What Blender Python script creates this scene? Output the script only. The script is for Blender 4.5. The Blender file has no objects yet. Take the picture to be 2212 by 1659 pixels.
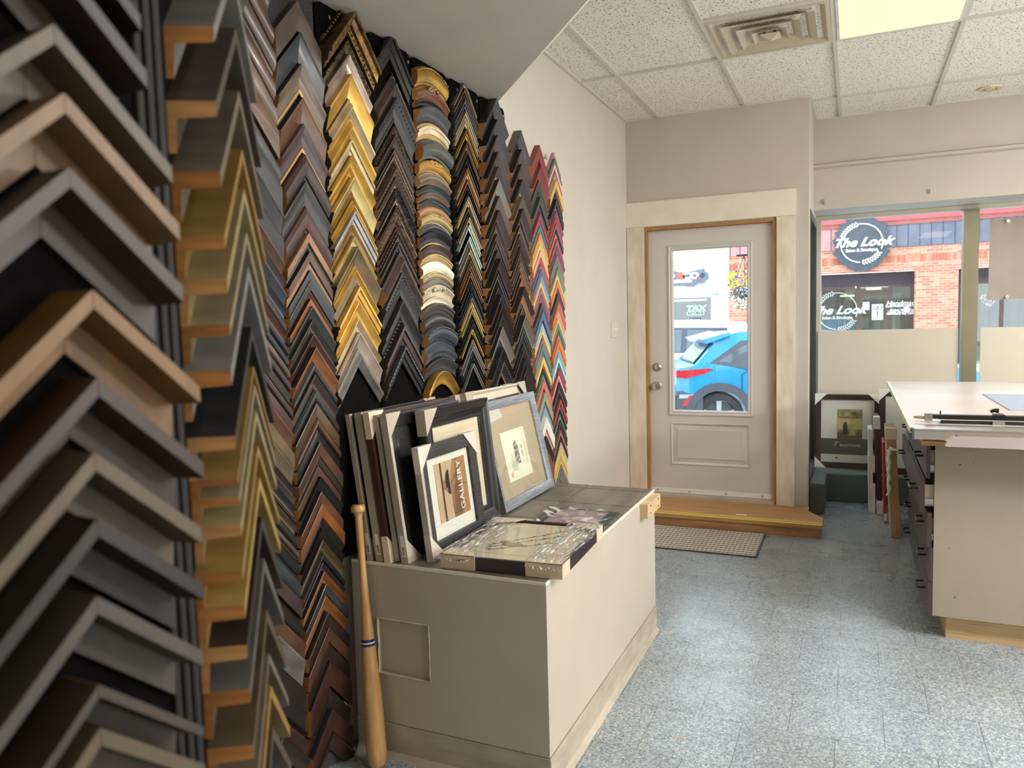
import bpy, bmesh, math, random
from mathutils import Vector, Matrix
random.seed(7)
S = bpy.context.scene
# ---------------------------------------------------------------- camera, sky, lamps, exposure
camd = bpy.data.cameras.new('camera'); cam = bpy.data.objects.new('camera', camd)
S.collection.objects.link(cam); S.camera = cam
camd.sensor_width = 36; camd.lens = 26.657; camd.clip_start = .05; camd.clip_end = 200
_r, _u, _f = Vector((.9116623, .41008715, -.02646463)), Vector((-.0082054, .08255309, .99655289)), Vector((-.41085827, .90830255, -.07862547))
cam.matrix_world = Matrix(((_r.x, _u.x, -_f.x, 1.58292), (_r.y, _u.y, -_f.y, 0), (_r.z, _u.z, -_f.z, 1.43789), (0, 0, 0, 1)))
camd.dof.use_dof = True; camd.dof.focus_distance = 3.6; camd.dof.aperture_fstop = 4.2

W = bpy.data.worlds.new('overcast_sky'); S.world = W; W.use_nodes = True
nt = W.node_tree; bg = nt.nodes['Background']
geo = nt.nodes.new('ShaderNodeTexCoord'); sep = nt.nodes.new('ShaderNodeSeparateXYZ'); rmp = nt.nodes.new('ShaderNodeValToRGB')
nt.links.new(geo.outputs['Generated'], sep.inputs[0]); nt.links.new(sep.outputs['Z'], rmp.inputs[0]); nt.links.new(rmp.outputs[0], bg.inputs[0])
rmp.color_ramp.elements[0].color = (.80, .86, .92, 1); rmp.color_ramp.elements[1].color = (.62, .80, 1, 1)
bg.inputs[1].default_value = 2.75

def area(name, loc, sx, sy, power, col, rot=(0, 0, 0)):
    l = bpy.data.lights.new(name, 'AREA'); l.shape = 'RECTANGLE'; l.size = sx; l.size_y = sy; l.energy = power; l.color = col
    o = bpy.data.objects.new(name, l); S.collection.objects.link(o); o.location = loc; o.rotation_euler = rot; return o
# unseen ceiling panels added out of frame as fill light
for i, (x, y, p) in enumerate([(3.3, 2.1, 52), (5.4, 3.4, 75), (4.5, 5.2, 55), (2.9, -2.8, 6)]):
    area('fill_panel', (x, y, 2.90), .56, 1.16, p, (1, .975, .95) if y > 0 else (1, .78, .52))
# unseen low bulbs added to brighten the soffit, ceiling and walls
for (x, y, z, p) in ((4.6, 2.7, 1.65, 135), (4.4, .4, 1.7, 30)):
    l = bpy.data.lights.new('fill_bulb', 'POINT'); l.energy = p; l.shadow_soft_size = .14; l.color = (1, .975, .95) if y > 1 else (1, .80, .58)
    o = bpy.data.objects.new('fill_bulb', l); S.collection.objects.link(o); o.location = (x, y, z)
# ceiling track spots aimed at the racks
for (x, y, tx, ty, tz, p) in ((2.9, 1.9, .05, 2.0, 2.1, 130), (3.1, 2.2, .05, 2.75, 1.7, 80)):
    l = bpy.data.lights.new('track_spot', 'SPOT'); l.energy = p; l.spot_size = .75; l.spot_blend = .8; l.shadow_soft_size = .05; l.color = (1, .88, .70)
    o = bpy.data.objects.new('track_spot', l); S.collection.objects.link(o); o.location = (x, y, 2.82)
    o.rotation_euler = (Vector((tx, ty, tz))-Vector((x, y, 2.82))).to_track_quat('-Z', 'Y').to_euler()
S.view_settings.view_transform = 'Standard'; S.view_settings.look = 'None'
S.view_settings.exposure = 0.6; S.view_settings.gamma = 1; S.view_settings.use_curve_mapping = False

# ---------------------------------------------------------------- helpers
def lin(c): return tuple((((x/255)/12.92) if x/255 <= .04045 else ((x/255+.055)/1.055)**2.4) for x in c)
_M = {}
def mat(name, rgb, rough=.6, metal=0, amt=.12, scale=6, stretch=(1, 1, 1), bump=0, bscale=None, emis=0, spec=.5, kind='noise', rgb2=None, coat=0, bdist=.004):
    key = name
    if key in _M: return _M[key]
    m = bpy.data.materials.new(name); m.use_nodes = True; n = m.node_tree; b = n.nodes['Principled BSDF']
    c = lin(rgb); b.inputs['Roughness'].default_value = rough; b.inputs['Metallic'].default_value = metal
    b.inputs['Specular IOR Level'].default_value = spec; b.inputs['Coat Weight'].default_value = coat; b.inputs['Coat Roughness'].default_value = .15
    tc = n.nodes.new('ShaderNodeTexCoord'); mp = n.nodes.new('ShaderNodeMapping'); mp.inputs['Scale'].default_value = stretch
    n.links.new(tc.outputs['Object'], mp.inputs[0])
    if kind == 'noise':
        t = n.nodes.new('ShaderNodeTexNoise'); t.inputs['Scale'].default_value = scale; t.inputs['Detail'].default_value = 6; o = t.outputs['Fac']
    elif kind == 'wave':
        t = n.nodes.new('ShaderNodeTexWave'); t.inputs['Scale'].default_value = scale; t.inputs['Distortion'].default_value = 6; t.inputs['Detail'].default_value = 3; o = t.outputs['Fac']
    else:
        t = n.nodes.new('ShaderNodeTexVoronoi'); t.inputs['Scale'].default_value = scale; o = t.outputs['Distance']
    n.links.new(mp.outputs[0], t.inputs[0])
    r = n.nodes.new('ShaderNodeValToRGB'); n.links.new(o, r.inputs[0]); n.links.new(r.outputs[0], b.inputs['Base Color'])
    d = lin(rgb2) if rgb2 else tuple(x*(1-amt*2) for x in c); hi = c if rgb2 else tuple(min(1, x*(1+amt)) for x in c)
    r.color_ramp.elements[0].position = .3; r.color_ramp.elements[1].position = .7
    r.color_ramp.elements[0].color = (*[max(0, x) for x in d], 1); r.color_ramp.elements[1].color = (*hi, 1)
    if bump:
        t2 = t
        if bscale:
            t2 = n.nodes.new('ShaderNodeTexNoise'); t2.inputs['Scale'].default_value = bscale; n.links.new(mp.outputs[0], t2.inputs[0]); o = t2.outputs['Fac']
        bp = n.nodes.new('ShaderNodeBump'); bp.inputs['Strength'].default_value = bump; bp.inputs['Distance'].default_value = bdist
        n.links.new(o, bp.inputs['Height']); n.links.new(bp.outputs[0], b.inputs['Normal'])
    if emis:
        n.links.new(r.outputs[0], b.inputs['Emission Color']); b.inputs['Emission Strength'].default_value = emis
    _M[key] = m; return m
def clear(name, tint=(1, 1, 1), refl=.06, rough=.02, bump=0, bscale=30, stretch=(1, 1, 1), glint_haze=0):
    if name in _M: return _M[name]
    m = bpy.data.materials.new(name); m.use_nodes = True; n = m.node_tree; n.nodes.clear()
    out = n.nodes.new('ShaderNodeOutputMaterial'); mx = n.nodes.new('ShaderNodeMixShader'); tr = n.nodes.new('ShaderNodeBsdfTransparent'); gl = n.nodes.new('ShaderNodeBsdfGlossy')
    tr.inputs[0].default_value = (*tint, 1); gl.inputs['Roughness'].default_value = rough
    lw = n.nodes.new('ShaderNodeFresnel'); lw.inputs[0].default_value = 1.35
    ad = n.nodes.new('ShaderNodeMath'); ad.operation = 'ADD'; ad.inputs[1].default_value = refl-.04; ad.use_clamp = True
    ge = n.nodes.new('ShaderNodeNewGeometry'); iv = n.nodes.new('ShaderNodeMath'); iv.operation = 'SUBTRACT'; iv.inputs[0].default_value = 1; n.links.new(ge.outputs['Backfacing'], iv.inputs[1])
    mu = n.nodes.new('ShaderNodeMath'); mu.operation = 'MULTIPLY'; n.links.new(iv.outputs[0], mu.inputs[1])
    n.links.new(lw.outputs[0], ad.inputs[0]); n.links.new(ad.outputs[0], mu.inputs[0]); n.links.new(mu.outputs[0], mx.inputs[0])
    n.links.new(tr.outputs[0], mx.inputs[1]); n.links.new(gl.outputs[0], mx.inputs[2]); n.links.new(mx.outputs[0], out.inputs[0])
    if bump:
        tc = n.nodes.new('ShaderNodeTexCoord'); mp = n.nodes.new('ShaderNodeMapping'); mp.inputs['Scale'].default_value = stretch
        t = n.nodes.new('ShaderNodeTexNoise'); t.inputs['Scale'].default_value = bscale; bp = n.nodes.new('ShaderNodeBump'); bp.inputs['Strength'].default_value = bump; bp.inputs['Distance'].default_value = .01
        n.links.new(tc.outputs['Object'], mp.inputs[0]); n.links.new(mp.outputs[0], t.inputs[0]); n.links.new(t.outputs['Fac'], bp.inputs['Height'])
        n.links.new(bp.outputs[0], gl.inputs['Normal']); n.links.new(bp.outputs[0], lw.inputs['Normal'])
    if glint_haze:  # milky wrinkles; the white diffuse also stands in for window reflections
        df = n.nodes.new('ShaderNodeBsdfDiffuse'); df.inputs[0].default_value = (.9, .9, .9, 1); m2 = n.nodes.new('ShaderNodeMixShader')
        t3 = n.nodes.new('ShaderNodeTexNoise'); t3.inputs['Scale'].default_value = bscale*1.3; t3.inputs['Detail'].default_value = 5; n.links.new(mp.outputs[0], t3.inputs[0])
        r3 = n.nodes.new('ShaderNodeMapRange'); r3.inputs[1].default_value = .52; r3.inputs[2].default_value = .66; r3.inputs[4].default_value = glint_haze; n.links.new(t3.outputs['Fac'], r3.inputs[0])
        n.links.new(r3.outputs[0], m2.inputs[0]); n.links.new(mx.outputs[0], m2.inputs[1]); n.links.new(df.outputs[0], m2.inputs[2]); n.links.new(m2.outputs[0], out.inputs[0])
    _M[name] = m; return m

class MB:
    def __init__(s, T=None): s.v = []; s.f = []; s.m = []; s.T = T or (lambda a, b, c: Vector((a, b, c)))
    def add(s, vs, fs, mi=0, raw=False):
        k = len(s.v); s.v += [Vector(p) if raw else s.T(*p) for p in vs]; s.f += [tuple(k+i for i in f) for f in fs]; s.m += [mi]*len(fs); return s
    def box(s, x0, x1, y0, y1, z0, z1, mi=0):
        return s.add([(x, y, z) for z in (z0, z1) for y in (y0, y1) for x in (x0, x1)], [(0, 2, 3, 1), (4, 5, 7, 6), (0, 1, 5, 4), (2, 6, 7, 3), (0, 4, 6, 2), (1, 3, 7, 5)], mi)
    def prism(s, poly, vec, mi=0, cap=None):
        n = len(poly); a = [tuple(p) for p in poly]; b = [tuple(p[i]+vec[i] for i in range(3)) for p in poly]
        s.add(a+b, [(i, (i+1) % n, n+(i+1) % n, n+i) for i in range(n)], mi)
        k = len(s.v)-2*n; s.f += [tuple(range(k, k+n)), tuple(range(k+2*n-1, k+n-1, -1))]; s.m += [mi if cap is None else cap]*2; return s
    def tube(s, path, rs, n=10, mi=0, cap=True):
        path = [Vector(p) for p in path]; rs = rs if isinstance(rs, (list, tuple)) else [rs]*len(path); rings = []; up = None
        for i, p in enumerate(path):
            d = (path[min(i+1, len(path)-1)]-path[max(i-1, 0)]).normalized()
            if up is None: up = d.orthogonal().normalized()
            up = (up-d*up.dot(d)).normalized(); w = d.cross(up)
            rings.append([p+(up*math.cos(2*math.pi*j/n)+w*math.sin(2*math.pi*j/n))*rs[i] for j in range(n)])
        fs = [(i*n+j, i*n+(j+1) % n, (i+1)*n+(j+1) % n, (i+1)*n+j) for i in range(len(path)-1) for j in range(n)]
        if cap: fs += [tuple(range(n))[::-1], tuple((len(path)-1)*n+j for j in range(n))]
        return s.add([tuple(q) for r in rings for q in r], fs, mi)
    def ball(s, c, r, mi=0, seg=6, rg=4, sc=(1, 1, 1)):
        vs = [(c[0], c[1], c[2]+r*sc[2])]+[(c[0]+r*sc[0]*math.sin(math.pi*i/rg)*math.cos(2*math.pi*j/seg), c[1]+r*sc[1]*math.sin(math.pi*i/rg)*math.sin(2*math.pi*j/seg), c[2]+r*sc[2]*math.cos(math.pi*i/rg)) for i in range(1, rg) for j in range(seg)]+[(c[0], c[1], c[2]-r*sc[2])]
        fs = [(0, 1+j, 1+(j+1) % seg) for j in range(seg)]
        for i in range(rg-2): fs += [(1+i*seg+j, 1+(i+1)*seg+j, 1+(i+1)*seg+(j+1) % seg, 1+i*seg+(j+1) % seg) for j in range(seg)]
        L = len(vs)-1; fs += [(L, 1+(rg-2)*seg+(j+1) % seg, 1+(rg-2)*seg+j) for j in range(seg)]
        return s.add(vs, fs, mi)
    def grid(s, fn, nu, nv, mi=0):
        return s.add([tuple(fn(i/nu, j/nv)) for j in range(nv+1) for i in range(nu+1)], [(j*(nu+1)+i, j*(nu+1)+i+1, (j+1)*(nu+1)+i+1, (j+1)*(nu+1)+i) for j in range(nv) for i in range(nu)], mi)
LOC = {}
def build(mb, name, mats, parent=None, loc=None, smooth=None, bevel=0, solid=0):
    if parent is not None: loc = LOC[parent.name]
    loc = Vector(loc) if loc is not None else Vector((0, 0, 0))
    me = bpy.data.meshes.new(name); me.from_pydata([v-loc for v in mb.v], [], mb.f)
    for m in (mats if isinstance(mats, (list, tuple)) else [mats]): me.materials.append(m)
    me.polygons.foreach_set('material_index', mb.m)
    bm = bmesh.new(); bm.from_mesh(me); bmesh.ops.recalc_face_normals(bm, faces=bm.faces); bm.to_mesh(me); bm.free()
    if smooth:
        me.polygons.foreach_set('use_smooth', [True]*len(me.polygons)); me.set_sharp_from_angle(angle=smooth)
    me.update(); o = bpy.data.objects.new(name, me); S.collection.objects.link(o)
    if parent is not None: o.parent = parent
    else: o.location = loc
    LOC[o.name] = loc
    if bevel:
        b = o.modifiers.new('bevel', 'BEVEL'); b.width = bevel; b.segments = 2; b.limit_method = 'ANGLE'
    if solid:
        b = o.modifiers.new('thickness', 'SOLIDIFY'); b.thickness = solid; b.offset = 0
    return o
def tag(o, label, cat, group=None, kind=None):
    o['label'] = label; o['category'] = cat
    if group: o['group'] = group
    if kind: o['kind'] = kind
    return o
def thing(name, label, cat, loc, group=None):
    o = bpy.data.objects.new(name, None); o.empty_display_size = .05; S.collection.objects.link(o); o.location = loc; LOC[o.name] = Vector(loc)
    return tag(o, label, cat, group)
def struct(mb, name, mats, **k):
    o = build(mb, name, mats, **k); o['kind'] = 'structure' if 'parent' not in k else 'structure'
    if 'parent' in k and 'kind' in o: del o['kind']
    return o
def text(s, size, T, m, name, parent=None, loc=None, align='CENTER', shear=0, sx=1, ext=.0006, bold=0, spacing=1):
    cu = bpy.data.curves.new('txt', 'FONT'); cu.body = s; cu.size = size; cu.align_x = align; cu.align_y = 'CENTER'; cu.shear = shear; cu.extrude = ext; cu.offset = bold; cu.space_character = spacing; cu.resolution_u = 3
    o = bpy.data.objects.new('txt', cu); S.collection.objects.link(o); dg = bpy.context.evaluated_depsgraph_get(); dg.update()
    me = bpy.data.meshes.new_from_object(o.evaluated_get(dg)); vs = [tuple(v.co) for v in me.vertices]; fs = [tuple(p.vertices) for p in me.polygons]
    bpy.data.objects.remove(o); bpy.data.curves.remove(cu); bpy.data.meshes.remove(me)
    mb = MB(T); mb.add([(v[0]*sx, v[1], v[2]) for v in vs], fs)
    return build(mb, name, m, parent=parent, loc=loc)
def merge(*ms):
    o = MB()
    for q, mi in ms:
        k = len(o.v); o.v += q.v; o.f += [tuple(i+k for i in f) for f in q.f]; o.m += [mi]*len(q.f)
    return o

M_wall = mat('wall_paint', (208, 201, 189), .75, amt=.02, scale=3, bump=.05, bscale=90)
M_wall2 = mat('front_wall_paint', (192, 184, 172), .75, amt=.02, scale=3, bump=.05, bscale=90)
M_trim = mat('primed_trim', (226, 220, 204), .6, amt=.03, scale=9)
M_scuff = mat('patched_trim', (228, 221, 205), .6, scale=5, rgb2=(204, 190, 168), stretch=(3, 3, .8))
M_door = mat('door_paint', (205, 202, 199), .45, amt=.01, scale=3)
M_jamb = mat('bare_wood_jamb', (176, 124, 76), .6, amt=.15, scale=8, stretch=(10, 10, 1))
M_steel = mat('brushed_steel', (190, 188, 182), .28, 1, amt=.05, scale=20)
M_ply = mat('plywood', (196, 152, 104), .6, scale=3, rgb2=(160, 118, 76), stretch=(1.2, 14, 14))
M_ply2 = mat('plywood_edge', (206, 176, 132), .6, amt=.12, scale=10, stretch=(1, 1, 30))
M_black = mat('black_felt', (11, 10, 11), .95, amt=.2, scale=60, bump=.2, bscale=300, spec=.08)
M_bplas = mat('black_plastic', (22, 22, 23), .4, amt=.05)
M_end = [mat('cut_wood_'+k, c, .7, scale=14, rgb2=c2, stretch=(1, 1, 6)) for k, c, c2 in (('honey', (186, 132, 74), (160, 108, 56)), ('pale', (198, 152, 98), (172, 126, 76)), ('amber', (172, 116, 58), (146, 94, 44)))]
M_card = mat('grey_cardboard', (176, 166, 152), .8, amt=.06, scale=12)
M_cardl = mat('light_cardboard', (222, 208, 180), .8, amt=.05, scale=12)
M_white = mat('white_card', (232, 228, 220), .7, amt=.01)
M_foam = mat('white_foam', (228, 228, 226), .7, amt=.05, scale=20, bump=.3, bscale=60)
M_kraft = mat('kraft_board', (176, 142, 100), .7, amt=.05, scale=5)
M_glass = clear('window_glass', (.96, .98, .97), .07)
M_pglass = clear('picture_glass', (.97, .98, .97), .09)
M_wrap = clear('cling_wrap', (.97, .97, .97), .12, .15, 1.0, 16, (7, 1, 7), glint_haze=.75)
M_wrap2 = clear('plastic_bag', (.93, .95, .95), .16, .1, 1.0, 18, glint_haze=.5)
M_carpet = mat('green_grey_carpet', (124, 136, 130), .95, scale=160, rgb2=(72, 84, 80), bump=.8, bscale=200, bdist=.01)
M_alu = mat('aluminium', (206, 204, 198), .32, .9, amt=.04, scale=30, stretch=(1, 8, 8))
M_ink = mat('printed_ink', (30, 30, 32), .7, amt=0)
M_wink = mat('white_lettering', (240, 240, 240), .6, amt=0)
# ---------------------------------------------------------------- room shell
YD, YW, YG, XC, ZC = 5.695, 6.372, 6.80, 1.291, 2.927
def floor_mat():
    m = bpy.data.materials.new('speckled_vinyl_tile'); m.use_nodes = True; n = m.node_tree; b = n.nodes['Principled BSDF']; N = n.nodes.new; L = n.links.new
    tc = N('ShaderNodeTexCoord'); mp = N('ShaderNodeMapping'); mp.inputs['Location'].default_value = (-.9258+.1524+30.48, -2.997+30.48, 0); L(tc.outputs['Object'], mp.inputs[0])
    br = N('ShaderNodeTexBrick'); br.offset = .5; L(mp.outputs[0], br.inputs[0])
    for k, v in (('Scale', 1), ('Mortar Size', .0012), ('Mortar Smooth', .3), ('Bias', 0), ('Brick Width', .3048), ('Row Height', .3048)): br.inputs[k].default_value = v
    br.inputs['Color1'].default_value = (1, 1, 1, 1); br.inputs['Color2'].default_value = (.88, .88, .9, 1); br.inputs['Mortar'].default_value = (.33, .29, .26, 1)
    v1 = N('ShaderNodeTexVoronoi'); v1.inputs['Scale'].default_value = 170; L(tc.outputs['Object'], v1.inputs[0])
    r1 = N('ShaderNodeValToRGB'); r1.color_ramp.interpolation = 'CONSTANT'; e = r1.color_ramp.elements
    cols = [(0, (154, 164, 170)), (.30, (138, 150, 158)), (.5, (168, 178, 182)), (.68, (120, 136, 150)), (.8, (190, 195, 196)), (.92, (112, 126, 142))]
    e[0].color = (*lin(cols[0][1]), 1); e[1].position = cols[1][0]; e[1].color = (*lin(cols[1][1]), 1)
    for p, c in cols[2:]: q = e.new(p); q.color = (*lin(c), 1)
    sp = N('ShaderNodeSeparateColor'); L(v1.outputs['Color'], sp.inputs[0]); L(sp.outputs[0], r1.inputs[0])
    no = N('ShaderNodeTexNoise'); no.inputs['Scale'].default_value = 1.6; no.inputs['Detail'].default_value = 8; L(tc.outputs['Object'], no.inputs[0])
    r2 = N('ShaderNodeValToRGB'); r2.color_ramp.elements[0].position = .35; r2.color_ramp.elements[1].position = .6; r2.color_ramp.elements[0].color = (.80, .76, .70, 1); r2.color_ramp.elements[1].color = (1, 1, 1, 1); L(no.outputs[0], r2.inputs[0])
    m1 = N('ShaderNodeMix'); m1.data_type = 'RGBA'; m1.blend_type = 'MULTIPLY'; m1.inputs[0].default_value = 1; L(r1.outputs[0], m1.inputs[6]); L(br.outputs[0], m1.inputs[7])
    m2 = N('ShaderNodeMix'); m2.data_type = 'RGBA'; m2.blend_type = 'MULTIPLY'; m2.inputs[0].default_value = .8; L(m1.outputs[2], m2.inputs[6]); L(r2.outputs[0], m2.inputs[7]); L(m2.outputs[2], b.inputs['Base Color'])
    n2 = N('ShaderNodeTexNoise'); n2.inputs['Scale'].default_value = 4; n2.inputs['Detail'].default_value = 10; n2.inputs['Roughness'].default_value = .7; L(tc.outputs['Object'], n2.inputs[0])
    mr = N('ShaderNodeMapRange'); mr.inputs[1].default_value = .35; mr.inputs[2].default_value = .65; mr.inputs[3].default_value = .20; mr.inputs[4].default_value = .42; L(n2.outputs[0], mr.inputs[0]); L(mr.outputs[0], b.inputs['Roughness'])
    bp = N('ShaderNodeBump'); bp.inputs['Strength'].default_value = .12; bp.inputs['Distance'].default_value = .003; L(n2.outputs[0], bp.inputs['Height']); L(bp.outputs[0], b.inputs['Normal'])
    return m
struct(MB().box(-.2, 7, -4.5, 7.0, -.12, 0), 'floor', floor_mat())
def ceil_mat():
    m = bpy.data.materials.new('fissured_ceiling_tile'); m.use_nodes = True; n = m.node_tree; b = n.nodes['Principled BSDF']; N = n.nodes.new; L = n.links.new
    tc = N('ShaderNodeTexCoord'); mp = N('ShaderNodeMapping'); mp.inputs['Scale'].default_value = (1, 1.0, 1); L(tc.outputs['Object'], mp.inputs[0])
    v = N('ShaderNodeTexNoise'); v.inputs['Scale'].default_value = 95; v.inputs['Detail'].default_value = 2; L(mp.outputs[0], v.inputs[0])
    r = N('ShaderNodeValToRGB'); r.color_ramp.elements[0].position = .355; r.color_ramp.elements[1].position = .40; r.color_ramp.elements[0].color = (*lin((120, 104, 88)), 1); r.color_ramp.elements[1].color = (*lin((234, 230, 220)), 1)
    L(v.outputs[0], r.inputs[0]); L(r.outputs[0], b.inputs['Base Color']); b.inputs['Roughness'].default_value = .9
    bp = N('ShaderNodeBump'); bp.inputs['Strength'].default_value = .3; bp.inputs['Distance'].default_value = .003; L(v.outputs[0], bp.inputs['Height']); L(bp.outputs[0], b.inputs['Normal']); return m
mb = MB().box(-.2, 7, -4.5, 7.0, ZC+.012, ZC+.12)
ceil = struct(mb, 'ceiling', ceil_mat())
g = MB(); X0, YA, T2 = .2552, 4.6217, .6096
for k in range(0, 11): g.box(X0+T2*k-.011, X0+T2*k+.011, -4.5, YW, ZC-.002, ZC+.0125)
for k in range(-8, 2):
    y = YA+1.2192*k if k < 1 else 5.803
    for j in range(-1, 11):
        xa = max(0, X0+T2*j+.0112); xb = X0+T2*(j+1)-.0112
        if xb > xa: g.box(xa, xb, y-.011, y+.011, ZC-.0015, ZC+.0125)
xa = X0+T2+.0112; g.box(xa, X0+2*T2-.0112, YA-T2-.011, YA-T2+.011, ZC-.0015, ZC+.0125)
g.box(0, .022, 3.9, YD, ZC-.003, ZC+.0125); g.box(.0222, XC, YD-.022, YD, ZC-.003, ZC+.0125); g.box(XC, XC+.02, YD+.0, YW, ZC-.003, ZC+.0125); g.box(XC+.021, 7, YW-.02, YW, ZC-.003, ZC+.0125)
build(g, 'ceiling_grid', mat('ceiling_grid_metal', (204, 200, 188), .5, amt=.02), parent=ceil)
struct(MB().box(-.2, 0, -4.5, 7.0, 0, ZC), 'wall_left', M_wall)
struct(MB().box(6.8, 7, -4.5, 7.0, 0, ZC), 'wall_right', M_wall)
struct(MB().box(0, 6.8, -4.6, -4.4, 0, ZC), 'wall_back', M_wall)
# door wall with opening x .14-1.08, z .09-2.13
dx0, dx1, dz0, dz1 = .140, 1.066, .088, 2.118
struct(MB().box(0, dx0, YD, YD+.14, 0, ZC).box(dx1, XC, YD, YD+.14, 0, ZC).box(dx0, dx1, YD, YD+.14, dz1, ZC).box(dx0, dx1, YD, YD+.14, 0, dz0), 'wall_front', M_wall2)
# side return with a narrow sidelight, header wall and window
ret = struct(MB().box(XC-.14, XC, YD+.141, 5.86, 0, ZC).box(XC-.14, XC, 5.86, YG, 2.20, ZC).box(XC-.14, XC, 5.86, YG, 0, .2), 'wall_side', M_wall2)
M_bronze = mat('dark_bronze_frame', (70, 78, 78), .4, .4, amt=.05)
M_cham = mat('champagne_aluminium', (134, 128, 104), .38, .35, amt=.03)
wn = struct(MB().box(XC-.06, XC+.004, 5.862, 5.90, .2, 2.2).box(XC-.06, XC+.004, YG-.05, YG-.01, .2, 2.2).box(XC-.06, XC+.004, 5.90, YG-.05, 2.15, 2.2).box(XC-.06, XC+.004, 5.90, YG-.05, .2, .25), 'window_2', M_bronze)
build(MB().box(XC-.03, XC-.024, 5.90, YG-.05, .25, 2.15), 'window_pane', clear('tinted_glass', (.72, .78, .78), .1), parent=wn)
struct(MB().box(XC, 6.8, YW, YG+.1, 2.250, ZC).box(XC, 6.8, YG, YG+.1, 0, .22), 'wall_front_window', M_wall2)
struct(MB().prism([(XC, YW, 2.60), (XC, YW-.035, 2.585), (XC, YW-.035, 2.565), (XC, YW, 2.555)], (5.5, 0, 0)), 'trim_1', M_wall2)
M_fr = mat('painted_window_frame', (200, 196, 178), .5, amt=.03)
WB, WT = .30, 2.249
w1 = struct(MB().box(XC, 1.330, YG-.02, YG+.05, .22, WT).box(1.33, 6.8, YG-.02, YG+.05, 2.215, WT).box(1.33, 6.8, YG-.03, YG+.05, .22, .26), 'window_1', M_fr)
build(MB().box(2.335, 2.437, YG-.07, YG+.05, .26, 2.215), 'mullion', M_cham, parent=w1)
build(MB().box(3.70, 3.80, YG-.07, YG+.05, .26, 2.215), 'mullion', M_cham, parent=w1)
build(MB().box(4.95, 5.05, YG-.07, YG+.05, .26, 2.215), 'mullion', M_cham, parent=w1)
for a, b in ((1.33, 2.335), (2.437, 3.70), (3.80, 4.95), (5.05, 6.8)): build(MB().box(a, b, YG+.01, YG+.016, .26, 2.215), 'window_pane', M_glass, parent=w1)
M_board = mat('beige_blanking_board', (206, 198, 180), .6, amt=.01)
for i, (a, b, lab) in enumerate(((1.312, 2.315, 'large blank beige board standing against the lower left window pane'), (2.462, 3.62, 'large blank beige board behind the counter right of the window mullion'))):
    tag(build(MB().box(a, b, YG-.045, YG-.033, .262, 1.317), 'blanking_board', M_board, loc=((a+b)/2, YG-.04, .262)), lab, 'board', 'boards in the lower window')
bn = thing('hanging_banner', 'plain taupe banner with metal grommets hanging in the right window pane', 'banner', (2.75, YG-.06, 1.52))
build(MB().grid(lambda u, v: (2.505+.75*u, YG-.055+.006*math.sin(u*9), 1.525+.60*v+.01*u), 10, 6), 'sheet', mat('taupe_vinyl', (160, 148, 136), .6, amt=.03), parent=bn, solid=.002)
for gx, gz in ((2.62, 2.105), (2.625, 1.545), (3.15, 2.115), (3.15, 1.55)):
    build(MB().tube([(gx, YG-.068, gz), (gx, YG-.05, gz)], .012, 12), 'grommet', M_steel, parent=bn)
tag(build(MB(lambda a, b, c: Vector((2.50+a*.7-b*.7, YG-.03+c, 1.525-a*.7-b*.7))).box(-.05, .05, -.03, .03, 0, .002), 'clear_tape', clear('crumpled_tape', (.95, .97, 1), .3, .2, 1, 40), loc=(2.50, YG-.03, 1.5)), 'crumpled clear tape stuck on the window glass below the taupe banner', 'tape')
for hx, hz, lab in ((1.361, 2.309, 'small metal clip hook above the left end of the window'), (2.074, 2.322, 'small metal clip hook above the middle of the left window pane')):
    t = thing('clip_hook', lab, 'hook', (hx, YW, hz), 'clip hooks above the window')
    build(MB().box(hx-.012, hx+.012, YW-.004, YW, hz-.02, hz+.02), 'backplate', M_steel, parent=t)
    build(MB().tube([(hx, YW-.004, hz+.008), (hx, YW-.022, hz+.01), (hx, YW-.028, hz-.008), (hx, YW-.018, hz-.02)], .004, 8), 'clip', M_steel, parent=t)
# sloping soffit over the racks
fl = [(0.0, 3.361), (2.326, .6), (0, .6)]
sf = MB(); ZS = 2.472
A, B, C_ = (0, 3.361, ZS), (2.326, .6, ZS), (0, .6, ZS)
A2, B2, C2 = (0, 4.048, ZC+.01), (2.904, .6, ZC+.01), (0, .6, ZC+.01)
sf.add([A, B, C_, A2, B2, C2], [(0, 2, 1), (0, 1, 4, 3), (1, 2, 5, 4), (0, 3, 5, 2)])
struct(sf, 'ceiling_soffit', M_wall)
# door trim
def trimbox(n, a, m=M_scuff): return struct(MB().box(*a), 'trim_%d' % n, m)
trimbox(2, (.000, 1.207, YD-.024, YD, 2.140, 2.322), M_trim); trimbox(3, (.004, .135, YD-.022, YD, .09, 2.139)); trimbox(4, (1.081, 1.203, YD-.022, YD, .07, 2.139))
struct(MB().box(dx0-.004, dx0+.016, YD-.006, YD+.09, dz0, dz1+.015).box(dx1-.01, dx1+.012, YD-.006, YD+.09, dz0, dz1+.015).box(dx0+.016, dx1-.01, YD-.006, YD+.09, dz1-.008, dz1+.015), 'trim_5', M_jamb)
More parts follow.
